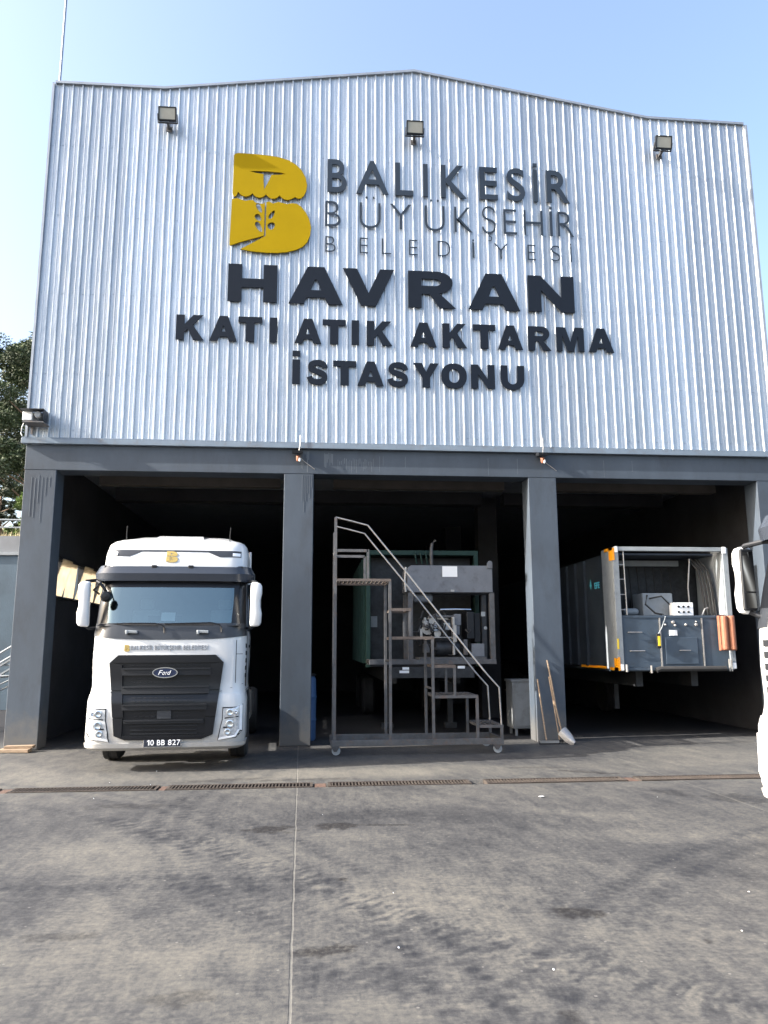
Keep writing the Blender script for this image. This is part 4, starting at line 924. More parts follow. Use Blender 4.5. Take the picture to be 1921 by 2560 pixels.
tr1 = truck((3.185, -2.34, 0), 'white truck with black grille parked nose out in the left bay, plate 10 BB 827', 'white tractor trucks')
tr1.rotation_euler = (0,0,TRUCK_YAW)
tr2 = copy_tree(tr1)
tr2.location = Vector((9.64, -5.75, 0))*S; tr2.rotation_euler = (0,0,rad(190))
for ch in tr2.children:      # its near side mirror is folded in a little
    if ch.name.startswith('mirror') and ch.data.vertices[0].co.x > 0: ch.location.x -= .09*S
tr2['label'] = 'white truck cut off by the right edge of the picture, seen from behind its mirror'

# ------------------------------------------------------------------ rolling stair
st = thing('rolling_service_stair', 'tall welded grey steel service stair on castors standing in front of the middle bay', 'service stair', (6.5, -.72, 0))
Y0, Y1 = -1.10, -.35
XS = [5.305, 6.11, 6.73, 7.37, 7.74]
fr = MB()
for y in (Y0, Y1): fr.box(5.29, 7.76, y-.02, y+.02, .12, .205)
fr.box(5.27, 5.31, Y0+.02, Y1-.02, .12, .205).box(7.72, 7.76, Y0+.02, Y1-.02, .12, .205)
obj('base_frame', fr, MT['steel'], st, bevel=.004)
for x, zt in ((5.325,3.40),(6.125,2.48),(6.745,1.63),(7.385,.79),(7.735,.375)):
    for y in (Y0, Y1): obj('post', MB().box(x-.02, x+.02, y-.018, y+.018, .207, zt-(.12 if (y == Y1 and zt > 3) else 0)), MT['steel'], st)
for y in (Y0, Y1):
    obj('post', MB().box(6.40,6.435,y-.015,y+.015,1.66,2.04), MT['steel'], st); obj('post', MB().box(7.045,7.08,y-.015,y+.015,.81,1.22), MT['steel'], st)
def tread(x0, x1, z, mat):
    m = MB()
    for y in (Y0, Y1): m.box(x0, x1, y-.019, y+.019, z-.04, z)
    m.box(x0, x0+.03, Y0+.02, Y1-.02, z-.04, z).box(x1-.03, x1, Y0+.02, Y1-.02, z-.04, z)
    n = max(3, int((x1-x0)/.06))
    for i in range(1, n): xx = x0+(x1-x0)*i/n; m.box(xx-.012, xx+.012, Y0+.02, Y1-.02, z-.012, z-.002)
    obj('tread', m, mat, st)
rustst = pmat('rusty_tread_steel', (.115,.095,.085), .65, .3, .3, 7, .2, 40)
tread(5.35, 6.14, 2.49, rustst); tread(6.15, 6.44, 2.06, rustst); tread(6.15, 6.765, 1.65, rustst); tread(6.77, 7.08, 1.24, rustst); tread(6.77, 7.40, .81, MT['steel']); tread(7.41, 7.76, .39, MT['steel'])
rl = MB()
def rail(y, dz=0): return [(5.325,y,3.40+dz),(5.56,y,3.345+dz),(5.80,y,3.285+dz),(6.41,y,2.545+dz),(7.17,y,1.575+dz),(7.53,y,1.12+dz),(7.715,y,.915+dz),(7.735,y,.39)]
for y, dz in ((Y0, 0), (Y1, -.015)): obj('handrail', MB().tube(rail(y, dz), .012, 8), MT['baresteel'], st, smooth=True)
gr_ = MB()
for y in (Y0, Y1): gr_.box(5.34, 5.80, y-.016, y+.016, 2.885, 2.925); gr_.box(5.785, 5.82, y-.016, y+.016, 2.49, 2.925 if y == Y0 else 2.90)
gr_.box(5.31, 5.34, Y0, Y1, 2.885, 2.925)
obj('guard_bar', gr_, MT['steel'], st)
obj('brace', MB().bar((5.325,Y0,.21),(5.325,Y1,1.2),.02).bar((6.125,Y0,1.3),(6.125,Y1,1.3),.025).bar((6.745,Y0,.9),(6.745,Y1,.9),.025), MT['steel'], st)
for x in (5.34, 7.66):
    for y in (Y0, Y1):
        c = obj('castor', MB().add([(x-.06,y-.04,.12),(x+.06,y-.04,.12),(x+.06,y+.04,.12),(x-.06,y+.04,.12),(x-.02,y-.03,.05),(x+.02,y-.03,.05),(x+.02,y+.03,.05),(x-.02,y+.03,.05)], [(0,1,5,4),(2,3,7,6),(0,3,2,1),(3,0,4,7),(1,2,6,5)]), MT['steel'], st)
        obj('castor_wheel', MB().lathe([(.03,-.018),(.062,-.016),(.062,.016),(.03,.018)], (x+.01,y,.062), 'y', 18), MT['pale'], c, smooth=True)

# ------------------------------------------------------------------ green compactor container with engine unit (middle bay)
gc = thing('green_compactor_trailer', 'dirty green framed waste container trailer in the middle bay behind the engine', 'trailer', (7.0, 1.6, 0))
g = MB().box(5.95, 8.03, 1.60, 1.68, 3.165, 3.25).box(5.95, 6.03, 1.60, 1.68, 1.14, 3.165).box(7.95, 8.03, 1.60, 1.68, 1.14, 3.165)
obj('front_frame', g, MT['green'], gc, bevel=.006)
sd = MB().box(5.97, 6.0, 1.68, 6.2, 1.2, 3.2).box(8.0, 8.03, 1.68, 6.2, 1.2, 3.2).box(6.0, 8.0, 6.17, 6.2, 1.2, 3.2).box(6.0, 8.0, 1.69, 6.2, 3.17, 3.2)
for i in range(8): sd.box(5.93, 5.969, 2.2+i*.55, 2.28+i*.55, 1.2, 3.2)
obj('body', sd, MT['green'], gc)
obj('press_plate', MB().box(6.03, 7.95, 1.95, 2.0, 1.14, 3.15), MT['darkmetal'], gc)
hd = MB()
for x in (6.85, 6.95, 7.05, 7.12): hd.tube([(x,1.58,3.22),(x+.01,1.55,3.1),(x+.03,1.57,3.0)], .015, 6)
obj('hose', hd, MT['green'], gc)
obj('chassis', MB().box(6.35,6.5,1.6,9,.85,1.13).box(7.5,7.65,1.6,9,.85,1.13).box(6.3,7.7,.58,.68,.99,1.17).box(6.5,6.6,.68,1.6,1.0,1.12).box(7.4,7.5,.68,1.6,1.0,1.12), MT['darkmetal'], gc)
for x in (6.35, 7.55): obj('landing_leg', MB().box(x, x+.1, 2.4, 2.5, .1, 1.0).box(x-.06,x+.16,2.34,2.56,.0,.1), MT['darkmetal'], gc)
for y in (5.6, 6.8, 8.0):
    for s, x in ((-1,6.25),(1,7.75)): wheel(gc, x, y, .40, .26, rim_out=s)
for a, b, z in ((6.49,6.6,1.145),(6.44,6.60,1.09),(7.42,7.54,1.16)): obj('reflector_plate', MB().box(a, b, .568, .58, z-.02, z+.022), MT['paper'], gc)
obj('inspection_plate', MB().box(6.06, 6.18, 1.93, 1.95, 1.86, 2.06), MT['pale'], gc)

eu = thing('diesel_power_unit', 'open framed diesel engine unit with grey hood and a taped sheet of paper, middle bay', 'engine', (7.3, .9, 1.2))
hp = [(6.655,2.41),(8.06,2.41),(8.06,2.87),(6.655,2.87),(6.60,2.83),(6.585,2.76),(6.585,2.45)]
obj('hood', MB().prism(hp, .60, 1.35), MT['engine_panel'], eu, bevel=.008)
obj('paper_sheet', MB().box(7.19, 7.448, .592, .598, 2.675, 2.855), MT['paper'], eu)
obj('lifting_lug', MB().prism([(7.965,2.82),(8.06,2.82),(8.06,2.92),(8.04,2.95),(8.0,2.95),(7.965,2.91)], .575, .597), MT['engine_panel'], eu, bevel=.004)
obj('hood_latch', MB().box(7.33,7.39,.585,.598,2.42,2.455), MT['baresteel'], eu)
obj('hood_end_pipe', MB().tube([(6.56,.62,2.42),(6.545,.62,2.6),(6.565,.62,2.84)], .02, 8), MT['baresteel'], eu)
for a, b in ((6.60,6.68),(8.0,8.085)):
    for c, d in ((.62,.70),(1.27,1.35)): obj('frame_post', MB().box(a,b,c,d,1.29,2.41), MT['steel'], eu)
obj('base_frame', MB().box(5.94, 8.09, .60, .68, 1.21, 1.288).box(5.94,8.09,1.28,1.36,1.21,1.288).box(5.94,6.02,.68,1.28,1.21,1.288).box(8.01,8.09,.68,1.28,1.21,1.288), MT['steel'], eu, bevel=.004)
obj('deck_plate', MB().box(6.80, 7.93, .64, 1.3, 1.29, 1.325), MT['steel'], eu)
obj('exhaust', MB().tube([(7.06,.95,2.87),(7.06,.95,3.20),(7.075,.95,3.29),(7.13,.95,3.35)], .03, 10), MT['steel'], eu, smooth=True)
obj('saddle_tank', MB().box(6.69,7.05,.75,1.2,2.25,2.409), MT['engine_panel'], eu, bevel=.05)
eb = MB().box(6.95,7.42,.85,1.2,1.68,1.95)
for i in range(4): eb.box(6.97+i*.11,7.05+i*.11,.80,.87,1.86,1.98)
obj('engine_block', eb, MT['darkmetal'], eu, bevel=.015)
rc = MB()
for i in range(4): rc.lathe([(.02,0),(.03,.02),(.03,.05),(.015,.06)], (7.0+i*.11,.86,1.97), 'z', 10)
rc.box(6.96,7.40,.80,.86,1.96,1.985)
obj('rocker_cover', rc, MT['baresteel'], eu)
for cx, cz, r in ((6.95,1.80,.10),(7.02,1.93,.05),(7.12,1.72,.06),(6.9,1.92,.045)): obj('pulley', MB().lathe([(r,-.02),(r*.85,-.005),(r,.012),(r*.4,.016)], (cx,.78,cz), 'y', 20), MT['baresteel'], eu, smooth=True)
obj('oil_filter', MB().lathe([(.03,0),(.04,.01),(.04,.11),(.03,.13)], (7.09,.76,1.76), 'z', 16), pmat('filter_paint', (.35,.42,.5), .4), eu, smooth=True)
obj('coolant_pipe', MB().tube([(7.13,.9,1.98),(7.135,.85,2.08),(7.18,.82,2.13),(7.45,.82,2.135),(7.72,.85,2.13)], .018, 10), MT['chrome'], eu, smooth=True)
hs = MB(); rr = random.Random(11)
for i in range(16):
    x0, z0 = rr.uniform(6.82,7.36), rr.uniform(1.68,2.02); x1, z1 = x0+rr.uniform(-.16,.2), z0+rr.uniform(-.16,.12); y = rr.uniform(.66,.78)
    hs.tube([(x0,y+.05,z0),(x0*.6+x1*.4,y-.03,(z0+z1)/2+rr.uniform(-.06,.06)),(x1,y+.04,max(1.62,z1))], rr.uniform(.006,.016), 6)
obj('hose', hs, MT['steel'], eu)
hs = MB()
for i in range(18):
    x0, z0 = rr.uniform(6.75,7.6), rr.uniform(1.38,2.0); x1, z1 = x0+rr.uniform(-.25,.25), z0+rr.uniform(-.3,.2); y = rr.uniform(.68,.85)
    hs.tube([(x0,y,z0),(x0*.5+x1*.5,y-.05,(z0+z1)/2-.06),(x1,y,max(1.36,min(2.1,z1)))], rr.uniform(.010,.018), 6)
obj('cable', hs, MT['rubber'], eu)
for nm, bxs, mt in (('injection_pump', ((6.86,6.98,.70,.80,1.84,1.93),(6.88,6.92,.70,.78,1.93,1.99)), 'baresteel'), ('alternator', ((7.22,7.33,.70,.80,1.78,1.90),), 'pale'), ('manifold', ((6.98,7.42,.74,.80,1.99,2.03),), 'steel'), ('sump', ((6.93,7.40,.82,1.1,1.58,1.68),), 'darkmetal'), ('filter_bowl', ((7.40,7.52,.72,.84,1.86,2.05),(7.42,7.50,.74,.82,1.70,1.86)), 'engine_panel'), ('valve_block', ((6.86,6.97,.68,.78,1.40,1.55),), 'steel'), ('valve_block', ((7.55,7.62,.68,.78,1.36,1.62),), 'steel'), ('bracket_plate', ((7.36,7.40,.66,.80,1.36,2.0),(6.80,7.42,.66,.70,1.645,1.665)), 'baresteel')):
    m_ = MB()
    for q in bxs: m_.box(*q)
    obj(nm, m_, MT[mt], eu, bevel=.008)
obj('turbo', MB().lathe([(.03,-.05),(.07,-.04),(.08,0),(.07,.03),(.04,.06)], (7.45,.8,1.98), 'y', 18), MT['baresteel'], eu, smooth=True)
obj('radiator', MB().box(7.62,7.75,.72,1.2,1.63,2.09).box(7.76,7.87,.78,1.2,1.57,2.07), MT['plastic'], eu, bevel=.015)
obj('battery_box', MB().box(7.69,7.91,.70,.95,1.33,1.55), MT['engine_panel'], eu, bevel=.006)
obj('hydraulic_drum', MB().lathe([(.05,0),(.12,.01),(.135,.03),(.135,.38),(.12,.42),(.05,.43)], (7.07,.85,1.475), 'x', 24), MT['darkmetal'], eu, smooth=True)
obj('gauge_box', MB().box(7.86,7.93,.66,.68,2.01,2.085), MT['pale'], eu)
obj('gauge', MB().lathe([(.025,0),(.03,.01)], (7.93,.66,1.81), 'y', 12), MT['pale'], eu)
obj('clamp', MB().box(6.80,6.84,.62,.66,1.62,1.80).box(7.36,7.42,.62,.68,1.58,1.86), MT['baresteel'], eu)

# ------------------------------------------------------------------ blue grey trailer (right bay)
tl = thing('compactor_trailer', 'blue grey trailer with open hydraulic bay and orange corner marks in the right bay', 'trailer', (11.05, .15, 0))
YF = .15
def bx(*a): return MB().box(*a)
obj('front_frame', MB().box(10.10,12.00,YF,YF+.10,3.09,3.16).box(10.06,10.13,YF+.001,YF+.10,1.11,3.09).box(11.97,12.03,YF+.001,YF+.10,1.11,3.09), MT['pale'], tl, bevel=.005)
obj('corner_casting', MB().box(10.065,10.12,YF-.012,YF+.06,3.06,3.165).box(11.965,12.035,YF-.012,YF+.06,3.05,3.165).box(10.06,10.12,YF-.012,YF+.06,1.10,1.20).box(11.99,12.06,YF-.012,YF+.06,1.12,1.22), MT['paper'], tl, bevel=.01)
obj('side_panel', MB().box(10.03,10.06,YF,YF+.52,1.12,3.15), MT['pale'], tl, bevel=.004)
obj('side_panel', MB().box(12.03,12.06,YF,YF+.52,1.12,3.15), MT['pale'], tl)
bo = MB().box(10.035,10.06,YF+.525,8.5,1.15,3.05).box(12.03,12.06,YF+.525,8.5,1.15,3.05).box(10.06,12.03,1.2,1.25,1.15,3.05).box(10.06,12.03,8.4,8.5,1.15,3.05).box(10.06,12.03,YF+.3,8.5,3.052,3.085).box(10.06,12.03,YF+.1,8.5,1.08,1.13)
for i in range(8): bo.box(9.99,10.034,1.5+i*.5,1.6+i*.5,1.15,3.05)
obj('body', bo, pmat('shaded_trailer_side', (.020,.029,.042), .55, 0, .2, 3, dirt=(.012,.013,.016), dscale=4, damt=.6), tl)  # darker copy of the trailer colour, with the bay's shade put into it
for y0, z0, z1 in ((YF,2.93,3.15),(YF,1.10,1.30)): obj('corner_marking', MB().box(10.020,10.028,YF+.0,YF+.16,z0,z1).box(10.020,10.028,YF+.0,YF+.36,z1-.05 if z0 > 2 else z0,z1 if z0 > 2 else z0+.05), MT['orange'], tl)
obj('edge_marking', MB().box(10.024,10.058,YF-.008,YF-.002,2.93,3.14).box(10.024,10.058,YF-.008,YF-.002,1.10,1.32), MT['orange'], tl)
obj('reflector_strip', MB().box(10.012,10.033,.70,1.9,1.12,1.16), MT['orange'], tl)
obj('reflector_strip', MB().box(10.024,10.056,YF-.006,YF-.002,1.45,1.62), MT['yellow'], tl)
obj('rear_bulkhead', bx(10.14,11.96,1.14,1.19,2.02,3.05), MT['darkmetal'], tl)
obj('bulkhead_rail', bx(10.25,11.6,1.02,1.12,2.92,3.02), MT['pale'], tl)
obj('inner_side_lining', MB().box(11.955,11.969,YF+.02,1.1,2.02,3.08), MT['pale'], tl)
obj('shelf', bx(10.13,11.97,YF+.02,1.1,1.965,2.005), MT['trailer'], tl)
lp = MB().box(10.13,10.775,YF+.03,YF+.06,1.15,1.964).box(10.80,11.51,YF+.03,YF+.06,1.15,1.964).box(11.535,11.97,YF+.03,YF+.06,1.15,1.964).box(10.06,12.03,YF+.015,YF+.08,1.10,1.148)
obj('front_panel', lp, MT['trailer'], tl, bevel=.004)
for a, b in ((10.777,10.797),(11.513,11.532)): obj('panel_divider', MB().box(a,b,YF+.012,YF+.05,1.15,1.96), MT['baresteel'], tl)
obj('access_door', MB().box(10.86,11.42,YF+.014,YF+.029,1.20,1.64), MT['trailer'], tl, bevel=.004)
for a, b, z in ((10.23,10.46,1.725),(10.25,10.49,1.42),(11.10,11.28,1.425)): obj('grab_handle', MB().tube([(a,YF+.03,z),(a,YF-.01,z),(b,YF-.01,z),(b,YF+.03,z)], .008, 6), MT['baresteel'], tl)
ld = MB().tube([(10.235,YF+.03,2.01),(10.225,YF+.03,3.09)], .011, 8)
for z in (2.10,2.354,2.61,2.855): ld.tube([(10.12,YF+.03,z),(10.23,YF+.03,z)], .009, 6)
obj('ladder', ld, MT['baresteel'], tl)
obj('hydraulic_tank', bx(10.66,11.2,.5,.95,2.006,2.40), MT['pale'], tl, bevel=.02)
cb = obj('control_box', bx(11.10,11.44,YF+.12,YF+.3,2.006,2.225), MT['paper'], tl, bevel=.006)
kb = MB()
for i in range(3):
    for j in range(2): kb.lathe([(.018,-.018),(.02,0)], (11.18+i*.085,YF+.119,2.155-j*.09), 'y', 12)
obj('knob', kb, MT['plastic'], cb)
obj('pump', MB().lathe([(.04,0),(.06,.02),(.06,.22),(.04,.25)], (10.33,.55,2.08), 'x', 16), MT['pale'], tl, smooth=True)
ho = MB()
for i, x in enumerate((11.72,11.78,11.84,11.90)): ho.tube([(x-.15,.6,3.0),(x-.06,.45,2.8),(x-.03,.4,2.5),(x,.38,2.01)], .018, 8)
ho.tube([(10.72,.45,2.36),(10.66,.4,2.2),(10.8,.35,2.05),(10.95,.35,2.02)], .016, 8).tube([(10.75,.44,2.3),(10.95,.40,2.34),(11.1,.42,2.2)], .014, 8)
for i in range(7): ho.tube([(10.5+i*.15,1.0,2.9),(10.52+i*.15,.98,2.4),(10.5+i*.16,1.0,2.02)], .012, 6)
obj('hose', ho, MT['rubber'], tl)
obj('steel_pipe', MB().tube([(11.50,.5,2.01),(11.49,.5,2.5),(11.55,.5,3.0)], .014, 8).tube([(11.60,.3,2.01),(11.66,.3,2.12),(11.72,.3,2.14)], .012, 8), MT['baresteel'], tl)
for x, z, r in ((10.88,1.85,.018),(11.02,1.89,.03),(11.05,1.84,.02),(11.24,1.85,.022),(11.42,1.85,.026),(11.42,1.90,.014)): obj('gauge', MB().lathe([(r*.6,-.03),(r,-.02),(r,.0)], (x,YF+.028,z), 'y', 14), MT['baresteel'], tl)
obj('data_plate', bx(10.945,11.08,YF+.018,YF+.028,1.67,1.76), MT['paper'], tl)
obj('pendant_cable', MB().tube([(10.93,YF+.2,2.02),(10.88,YF-.01,1.98),(10.80,YF-.02,1.8),(10.735,YF-.02,1.70)], .008, 6), MT['pale'], tl)
obj('pendant_control', MB().box(10.69,10.76,YF-.05,YF-.01,1.46,1.70), MT['plastic'], tl, bevel=.01); obj('pendant_buttons', MB().box(10.705,10.745,YF-.06,YF-.052,1.50,1.66), MT['yellow'], tl)
obj('buffer_bar', MB().tube([(10.66,YF-.02,1.10),(10.72,YF-.03,1.125),(11.86,YF-.03,1.125)], .045, 10), MT['rubber'], tl, smooth=True)
obj('hinge_pin', MB().tube([(10.16,YF-.02,1.08),(10.16,YF-.02,1.20)], .02, 8).tube([(10.58,YF-.02,1.06),(10.58,YF-.02,1.18)], .018, 8).tube([(11.93,YF-.02,1.08),(11.93,YF-.02,1.28)], .014, 8).tube([(11.97,YF-.02,1.08),(11.97,YF-.02,1.28)], .014, 8), MT['baresteel'], tl)
lg = MB()
for ch, a, b in (('E',.86,.93),('F',.95,1.01),('E',1.03,1.10)):
    # the lettering reads from the left side of the trailer
    v = letter_mb(ch, a, b, 2.51, 2.62, 0, 1, .02); lg.add([(10.034-.008*(1-q[1])-.001, 1.93-q[0], q[2]) for q in v.v], v.f)
lg.add([(10.026,1.30,2.58),(10.026,1.25,2.50),(10.026,1.20,2.58),(10.026,1.25,2.70)], [(0,1,2,3)])
obj('side_lettering', lg, MT['cyan'], tl)
obj('chassis', MB().box(10.5,10.62,.6,8.4,.82,1.07).box(11.48,11.6,.6,8.4,.82,1.07), MT['darkmetal'], tl)
obj('landing_leg', MB().box(10.62,10.70,1.9,1.98,.35,.82), MT['darkmetal'], tl)
for y in (5.4, 6.5, 7.6):
    for s, x in ((-1,10.3),(1,11.8)): wheel(tl, x, y, .40, .26, rim_out=s)
mat_ = MB().box(11.76,12.04,YF-.10,YF-.03,1.42,1.995)
for i in range(2): mat_.lathe([(.05,1.43),(.055,1.45),(.055,1.97),(.05,1.99)], (11.845+i*.13,YF-.10,0), 'z', 14)
tag(obj('fire_hose_pack', mat_, MT['rust'], bevel=.01), 'rust orange ribbed pack hanging on the right front of the blue grey trailer', 'pack')

# ------------------------------------------------------------------ odds and ends in the bays
t = thing('storage_cabinet', 'low dusty grey steel cabinet standing in the dark behind the pillar with the tools', 'cabinet', (8.75, .9, 0))
obj('body', MB().box(8.42,9.15,.9,1.35,.12,.90), MT['cabinet'], t, bevel=.008); obj('top', MB().box(8.40,9.17,.88,1.37,.90,.935), MT['cabinet'], t, bevel=.005)
obj('door', MB().box(8.45,8.78,.885,.899,.16,.87), MT['cabinet'], t, bevel=.004); obj('door', MB().box(8.80,9.12,.885,.899,.16,.87), MT['cabinet'], t, bevel=.004)
for x in (8.46, 9.08):
    obj('leg', MB().box(x,x+.04,.92,.96,0,.12).box(x,x+.04,1.28,1.32,0,.12), MT['cabinet'], t)
t = thing('plastic_drum', 'blue plastic drum half hidden behind the pillar right of the white truck', 'drum', (4.86, .75, 0))
obj('body', MB().lathe([(.19,0),(.205,.03),(.205,.3),(.215,.33),(.205,.36),(.205,.66),(.215,.69),(.205,.72),(.2,.98),(.17,1.03)], (4.86,.75,0), 'z', 24), MT['blue'], t, smooth=True)
obj('rim', MB().lathe([(.19,1.03),(.205,1.035),(.205,1.06),(.19,1.065)], (4.86,.75,0), 'z', 24), MT['plastic'], t)
# tools against the pillar
t = thing('floor_squeegee', 'short floor squeegee with a pale pole standing against the right pillar, left of the shovel', 'squeegee', (8.64, -.25, 0))
obj('pole', MB().tube([(8.60,-.03,.98),(8.625,-.14,.5),(8.645,-.25,.05)], .013, 8), MT['wood'], t, smooth=True)
obj('head', MB().box(8.54,8.84,-.275,-.235,.02,.055), MT['baresteel'], t); obj('rubber_blade', MB().box(8.53,8.85,-.262,-.25,0,.03), MT['rubber'], t)
t = thing('shovel', 'long handled steel shovel leaning on the right pillar, blade on the ground', 'shovel', (8.9, -.25, 0))
obj('handle', MB().tube([(8.775,-.02,1.28),(8.82,-.08,.9),(8.85,-.14,.55),(8.90,-.22,.20)], .014, 8), MT['wood'], t, smooth=True)
bl = MB(); rows = []
for i in range(7):
    q = i/6; w = .085*(1-.55*q**3); c = Vector((8.905,-.23,.20)).lerp(Vector((9.06,-.33,.005)), q)
    rows.append([tuple(c+Vector((.55,.1,.45)).normalized()*w*u+Vector((0,-.03,.03))*(1-u*u)) for u in (-1,-.6,-.2,.2,.6,1)])
bl.grid(rows); rows2 = [[(p[0]-.004,p[1]+.006,p[2]) for p in r_] for r_ in rows]; bl.grid(rows2)
obj('blade', bl, MT['baresteel'], t, smooth=True)
t = thing('rake', 'thin wooden rake handle leaning beside the shovel on the right pillar', 'rake', (8.86, -.2, 0))
obj('handle', MB().tube([(8.79,-.03,1.02),(8.83,-.1,.6),(8.87,-.2,.06)], .011, 8), MT['wood'], t)
obj('head', MB().box(8.80,8.93,-.22,-.19,.03,.06).tube([(8.82,-.2,.03),(8.82,-.22,.0)],.006,6).tube([(8.87,-.2,.03),(8.87,-.22,.0)],.006,6).tube([(8.91,-.2,.03),(8.91,-.22,.0)],.006,6), MT['darkmetal'], t)
for i, (x0,x1,y0,y1,z0,z1,l) in enumerate(((.44,.88,-.30,-.14,.0,.045,'lower weathered wooden plank lying at the foot of the left pillar'),(.50,.90,-.20,-.07,.046,.085,'upper weathered wooden plank at the foot of the left pillar'))):
    tag(obj('plank', MB().obox(((x0+x1)/2,(y0+y1)/2,(z0+z1)/2), ((x1-x0)/2,.012*(i*2-1),0), (0,(y1-y0)/2,0), (0,0,(z1-z0)/2)), MT['wood'], bevel=.004), l, 'plank')
# drain grates
segs = [(-1.5,.06,''),(.16,1.66,''),(1.80,3.35,''),(3.45,5.03,''),(5.20,6.80,''),(6.98,8.60,''),(8.76,10.4,''),(10.5,12.1,'')]
names = ['drain grate farthest left, outside the left pillar','drain grate in front of the foot of the left pillar','drain grate in front of the left wheel of the parked white truck','drain grate between the white truck and the long ground joint','drain grate in front of the rolling service stair, reaching the ground joint','drain grate in front of the pillar with the tools','rust tinged drain grate in front of the blue grey trailer','drain grate farthest right, beside the cut-off truck']
for (a, b, _), l in zip(segs, names):
    t = thing('drain_grate', 'rusty iron '+l, 'drain grate', ((a+b)/2, -3.4, -.05), 0, 'drain grates across the yard')
    obj('frame', MB().box(a,b,TR0+.003,TR0+.028,-.04,.004).box(a,b,TR1-.028,TR1-.003,-.04,.004).box(a,a+.03,TR0+.03,TR1-.03,-.04,.004).box(b-.03,b,TR0+.03,TR1-.03,-.04,.004), MT['grate'], t)
    m = MB(); n = int((b-a-.06)/.0375)
    for i in range(n): x = a+.04+i*.0375; m.box(x, x+.015, TR0+.03, TR1-.03, -.014, .002)
    obj('bars', m, MT['grate'], t)
for x, w, l in ((1.73,.10,'first rusty filler block in the drain line, left of the truck'),(3.40,.08,'narrow rusty filler block in the drain line in front of the white truck'),(5.115,.13,'dark rusty filler block in the drain line at the long ground joint'),(8.68,.12,'brown rusty filler block in the drain line in front of the right pillar')):
    tag(obj('filler_block', MB().box(x-w/2,x+w/2,TR0+.01,TR1-.01,-.1,-.008), MT['blockc'], bevel=.006), l, 'filler block')
# loose litter scraps
lit = MB(); rr = random.Random(21)
for i in range(14):
    x = rr.uniform(1.5,9.5); y = rr.uniform(-9,-1.7); r = rr.uniform(.002,.006)
    if TR0-.05 < y < TR1+.05: continue
    a = rr.uniform(0,3); lit.obox((x,y,.004), (r*math.cos(a),r*math.sin(a),0), (-r*.6*math.sin(a),r*.6*math.cos(a),.002), (0,0,.0015))
lit.obox((7.35,-4.35,.004), (.022,.008,0), (-.006,.012,0), (0,0,.002))
tag(obj('litter_scraps', lit, MT['paper']), 'scattered tiny pale scraps of litter on the stained concrete yard', 'litter', kind='stuff')

# ------------------------------------------------------------------ left side: retaining wall, rail, terrace, trees
rw = thing('retaining_wall', 'blue and grey painted concrete retaining wall behind the left pillar', 'wall', (-8, 7.8, 0))
obj('lower_face', MB().box(-24,.42,7.80,8.3,0,3.82), MT['bluewall'], rw); obj('upper_face', MB().box(-24,.42,7.84,8.3,3.90,4.32), MT['greywall'], rw)
obj('ledge', MB().box(-24,.42,7.74,8.3,3.821,3.899), MT['pale'], rw)
gl = thing('guard_rail', 'two bar metal guard rail on top of the retaining wall', 'railing', (-8, 8.1, 4.32))
obj('rail_bar', MB().tube([(-24,8.1,4.78),(.40,8.1,4.78)], .022, 8), MT['pale'], gl); obj('rail_bar', MB().tube([(-24,8.1,4.58),(.40,8.1,4.58)], .018, 8), MT['pale'], gl)
for i in range(9): x = -.8-i*2.6; obj('post', MB().tube([(x,8.1,4.32),(x,8.1,4.79)], .022, 8), MT['pale'], gl)
tm = MB(); rows = []
for i in range(30):
    y = 8.29+ i*1.6; rows.append([(-40+j*2.0 if j < 20 else .4, y, 4.31+max(0,(y-10))*.16+.25*math.sin(j*1.3+i)*min(1, i/4)) for j in range(21)])
tm.grid(rows); struct('hillside', tm, MT['soil'], smooth=True, fix=False)
gm = MB(); rr = random.Random(2)
for i in range(5000):
    x = rr.uniform(-9,.35); y = rr.uniform(8.32,10.2); h = rr.uniform(.08,.30); a = rr.uniform(0,3.1); d = (.012*math.cos(a), .012*math.sin(a)); l = rr.uniform(-.1,.1)
    gm.add([(x-d[0],y-d[1],4.28),(x+d[0],y+d[1],4.28),(x+l,y+l*.5,4.3+h)], [(0,1,2)])
tag(obj('dry_grass', gm, MT['drygrass'], fix=False), 'dry straw coloured grass along the top of the retaining wall', 'grass', kind='stuff')
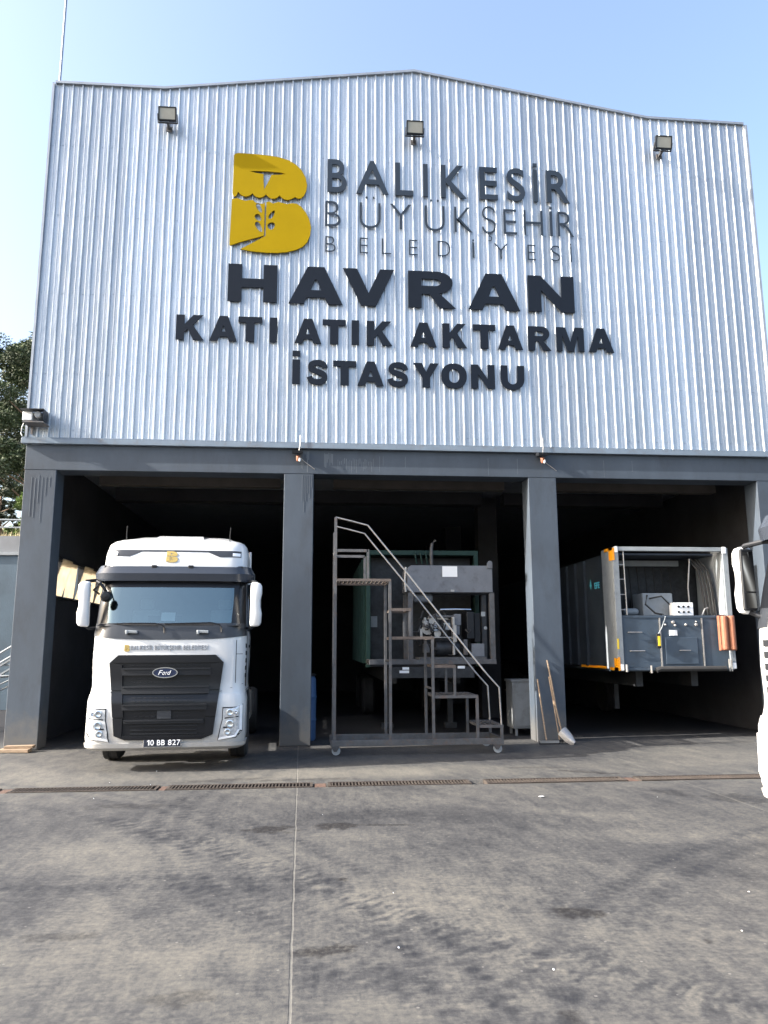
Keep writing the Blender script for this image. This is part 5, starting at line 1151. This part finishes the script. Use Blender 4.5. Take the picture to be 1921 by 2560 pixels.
def tree(name, x, y, z0, h, cr, label, mat, seed, n=9000, low=.25, grp='trees on the bank behind the retaining wall', cat='tree'):
    rr = random.Random(seed)
    t = thing(name, label, cat, (x, y, z0), 0, grp)
    tk = MB().tube([(x,y,z0-.1),(x+.08,y,z0+h*.3),(x-.05,y+.1,z0+h*.6),(x+.05,y,z0+h*.92)], .14*h/7, 8, .03)
    cl = []
    for i in range(int(20+h*5)):
        q = rr.uniform(low, 1); a = rr.uniform(0, 6.28); R_ = cr*(math.sin(min(1,(1.08-q)/.75)*math.pi/2)**.8)*rr.uniform(.35,1)
        c = (x+R_*math.cos(a), y+R_*math.sin(a), z0+h*q); cl.append((c, rr.uniform(.28,.55)*cr/1.9))
        if i % 3 == 0: tk.tube([(x,y,z0+h*max(.12,q-.14)),(x+(c[0]-x)*.5,y+(c[1]-y)*.5,z0+h*(q-.07)),c], .035, 5, .01)
    obj('trunk', tk, MT['bark'], t)
    lf = MB(); per = n//len(cl)
    V = []; Fc = []
    for c, r in cl:
        for k in range(per):
            u = Vector((rr.gauss(0,1),rr.gauss(0,1),rr.gauss(0,1))); u.normalize(); u *= r*rr.uniform(.35,1)**.5; u.z *= .6
            p = Vector(c)+u; d = Vector((rr.gauss(0,1),rr.gauss(0,1),rr.gauss(0,.6)+.3)); d.normalize(); e = d.cross(Vector((rr.gauss(0,1),rr.gauss(0,1),rr.gauss(0,1)))).normalized()
            L_ = rr.uniform(.05,.11); w = L_*.28; i = len(V)
            V += [tuple(p-e*w), tuple(p+e*w), tuple(p+d*L_*1.4)]; Fc.append((i,i+1,i+2))
    lf.v = V; lf.f = Fc
    obj('crown', lf, mat, t, fix=False)
tree('pine_tree', -3.6, 12.0, 4.6, 7.0, 2.3, 'tall green pine filling the gap left of the facade, nearest to the building', MT['leaf'], 1, 60000)
tree('pine_tree', -7.0, 14.5, 5.0, 7.6, 2.6, 'broad pine standing farther left behind the nearest pine', MT['leaf'], 2, 30000)
tree('pine_tree', -1.5, 17.0, 5.4, 6.0, 2.2, 'pine with browning lower boughs hidden mostly by the shed corner', MT['leafdry'], 3, 20000)
tree('pine_tree', -11.5, 12.5, 4.8, 7.2, 2.4, 'pine at the far left end of the bank', MT['leaf3'], 4, 9000)
tree('pine_tree', -5.4, 19.0, 6.0, 7.8, 2.7, 'dark pine at the back of the bank between the two larger pines', MT['leaf3'], 5, 30000)
tree('bush', -2.95, 9.6, 4.3, 1.5, .55, 'bright green bush above the guard rail left of the facade', MT['leaf2'], 6, 5000, .1, None, 'bush')
tree('bush', -4.1, 10.4, 4.3, 1.9, .8, 'dull dark bush behind the guard rail, left of the bright green one', MT['leaf3'], 7, 5000, .1, None, 'bush')
# outside steel stair left of the building
os_ = thing('outside_steel_stair', 'light metal stair with sloping handrails just left of the left pillar', 'stair', (-.6, 3, 0))
for y in (2.6, 3.4):
    obj('stringer', MB().bar((-2.6,y,.0),(-.05,y,1.6),.03,.1), MT['pale'], os_)
    obj('handrail', MB().tube([(-2.6,y,.75),(-.05,y,2.0)] if False else [(-2.4,y,.35),(.1,y,1.95)], .02, 8).tube([(-2.4,y,-.0),(.1,y,1.25)], .015, 8), MT['pale'], os_)
for i in range(7): obj('tread', MB().box(-2.45+i*.36,-2.15+i*.36,2.6,3.4,.10+i*.215,.13+i*.215), MT['pale'], os_)
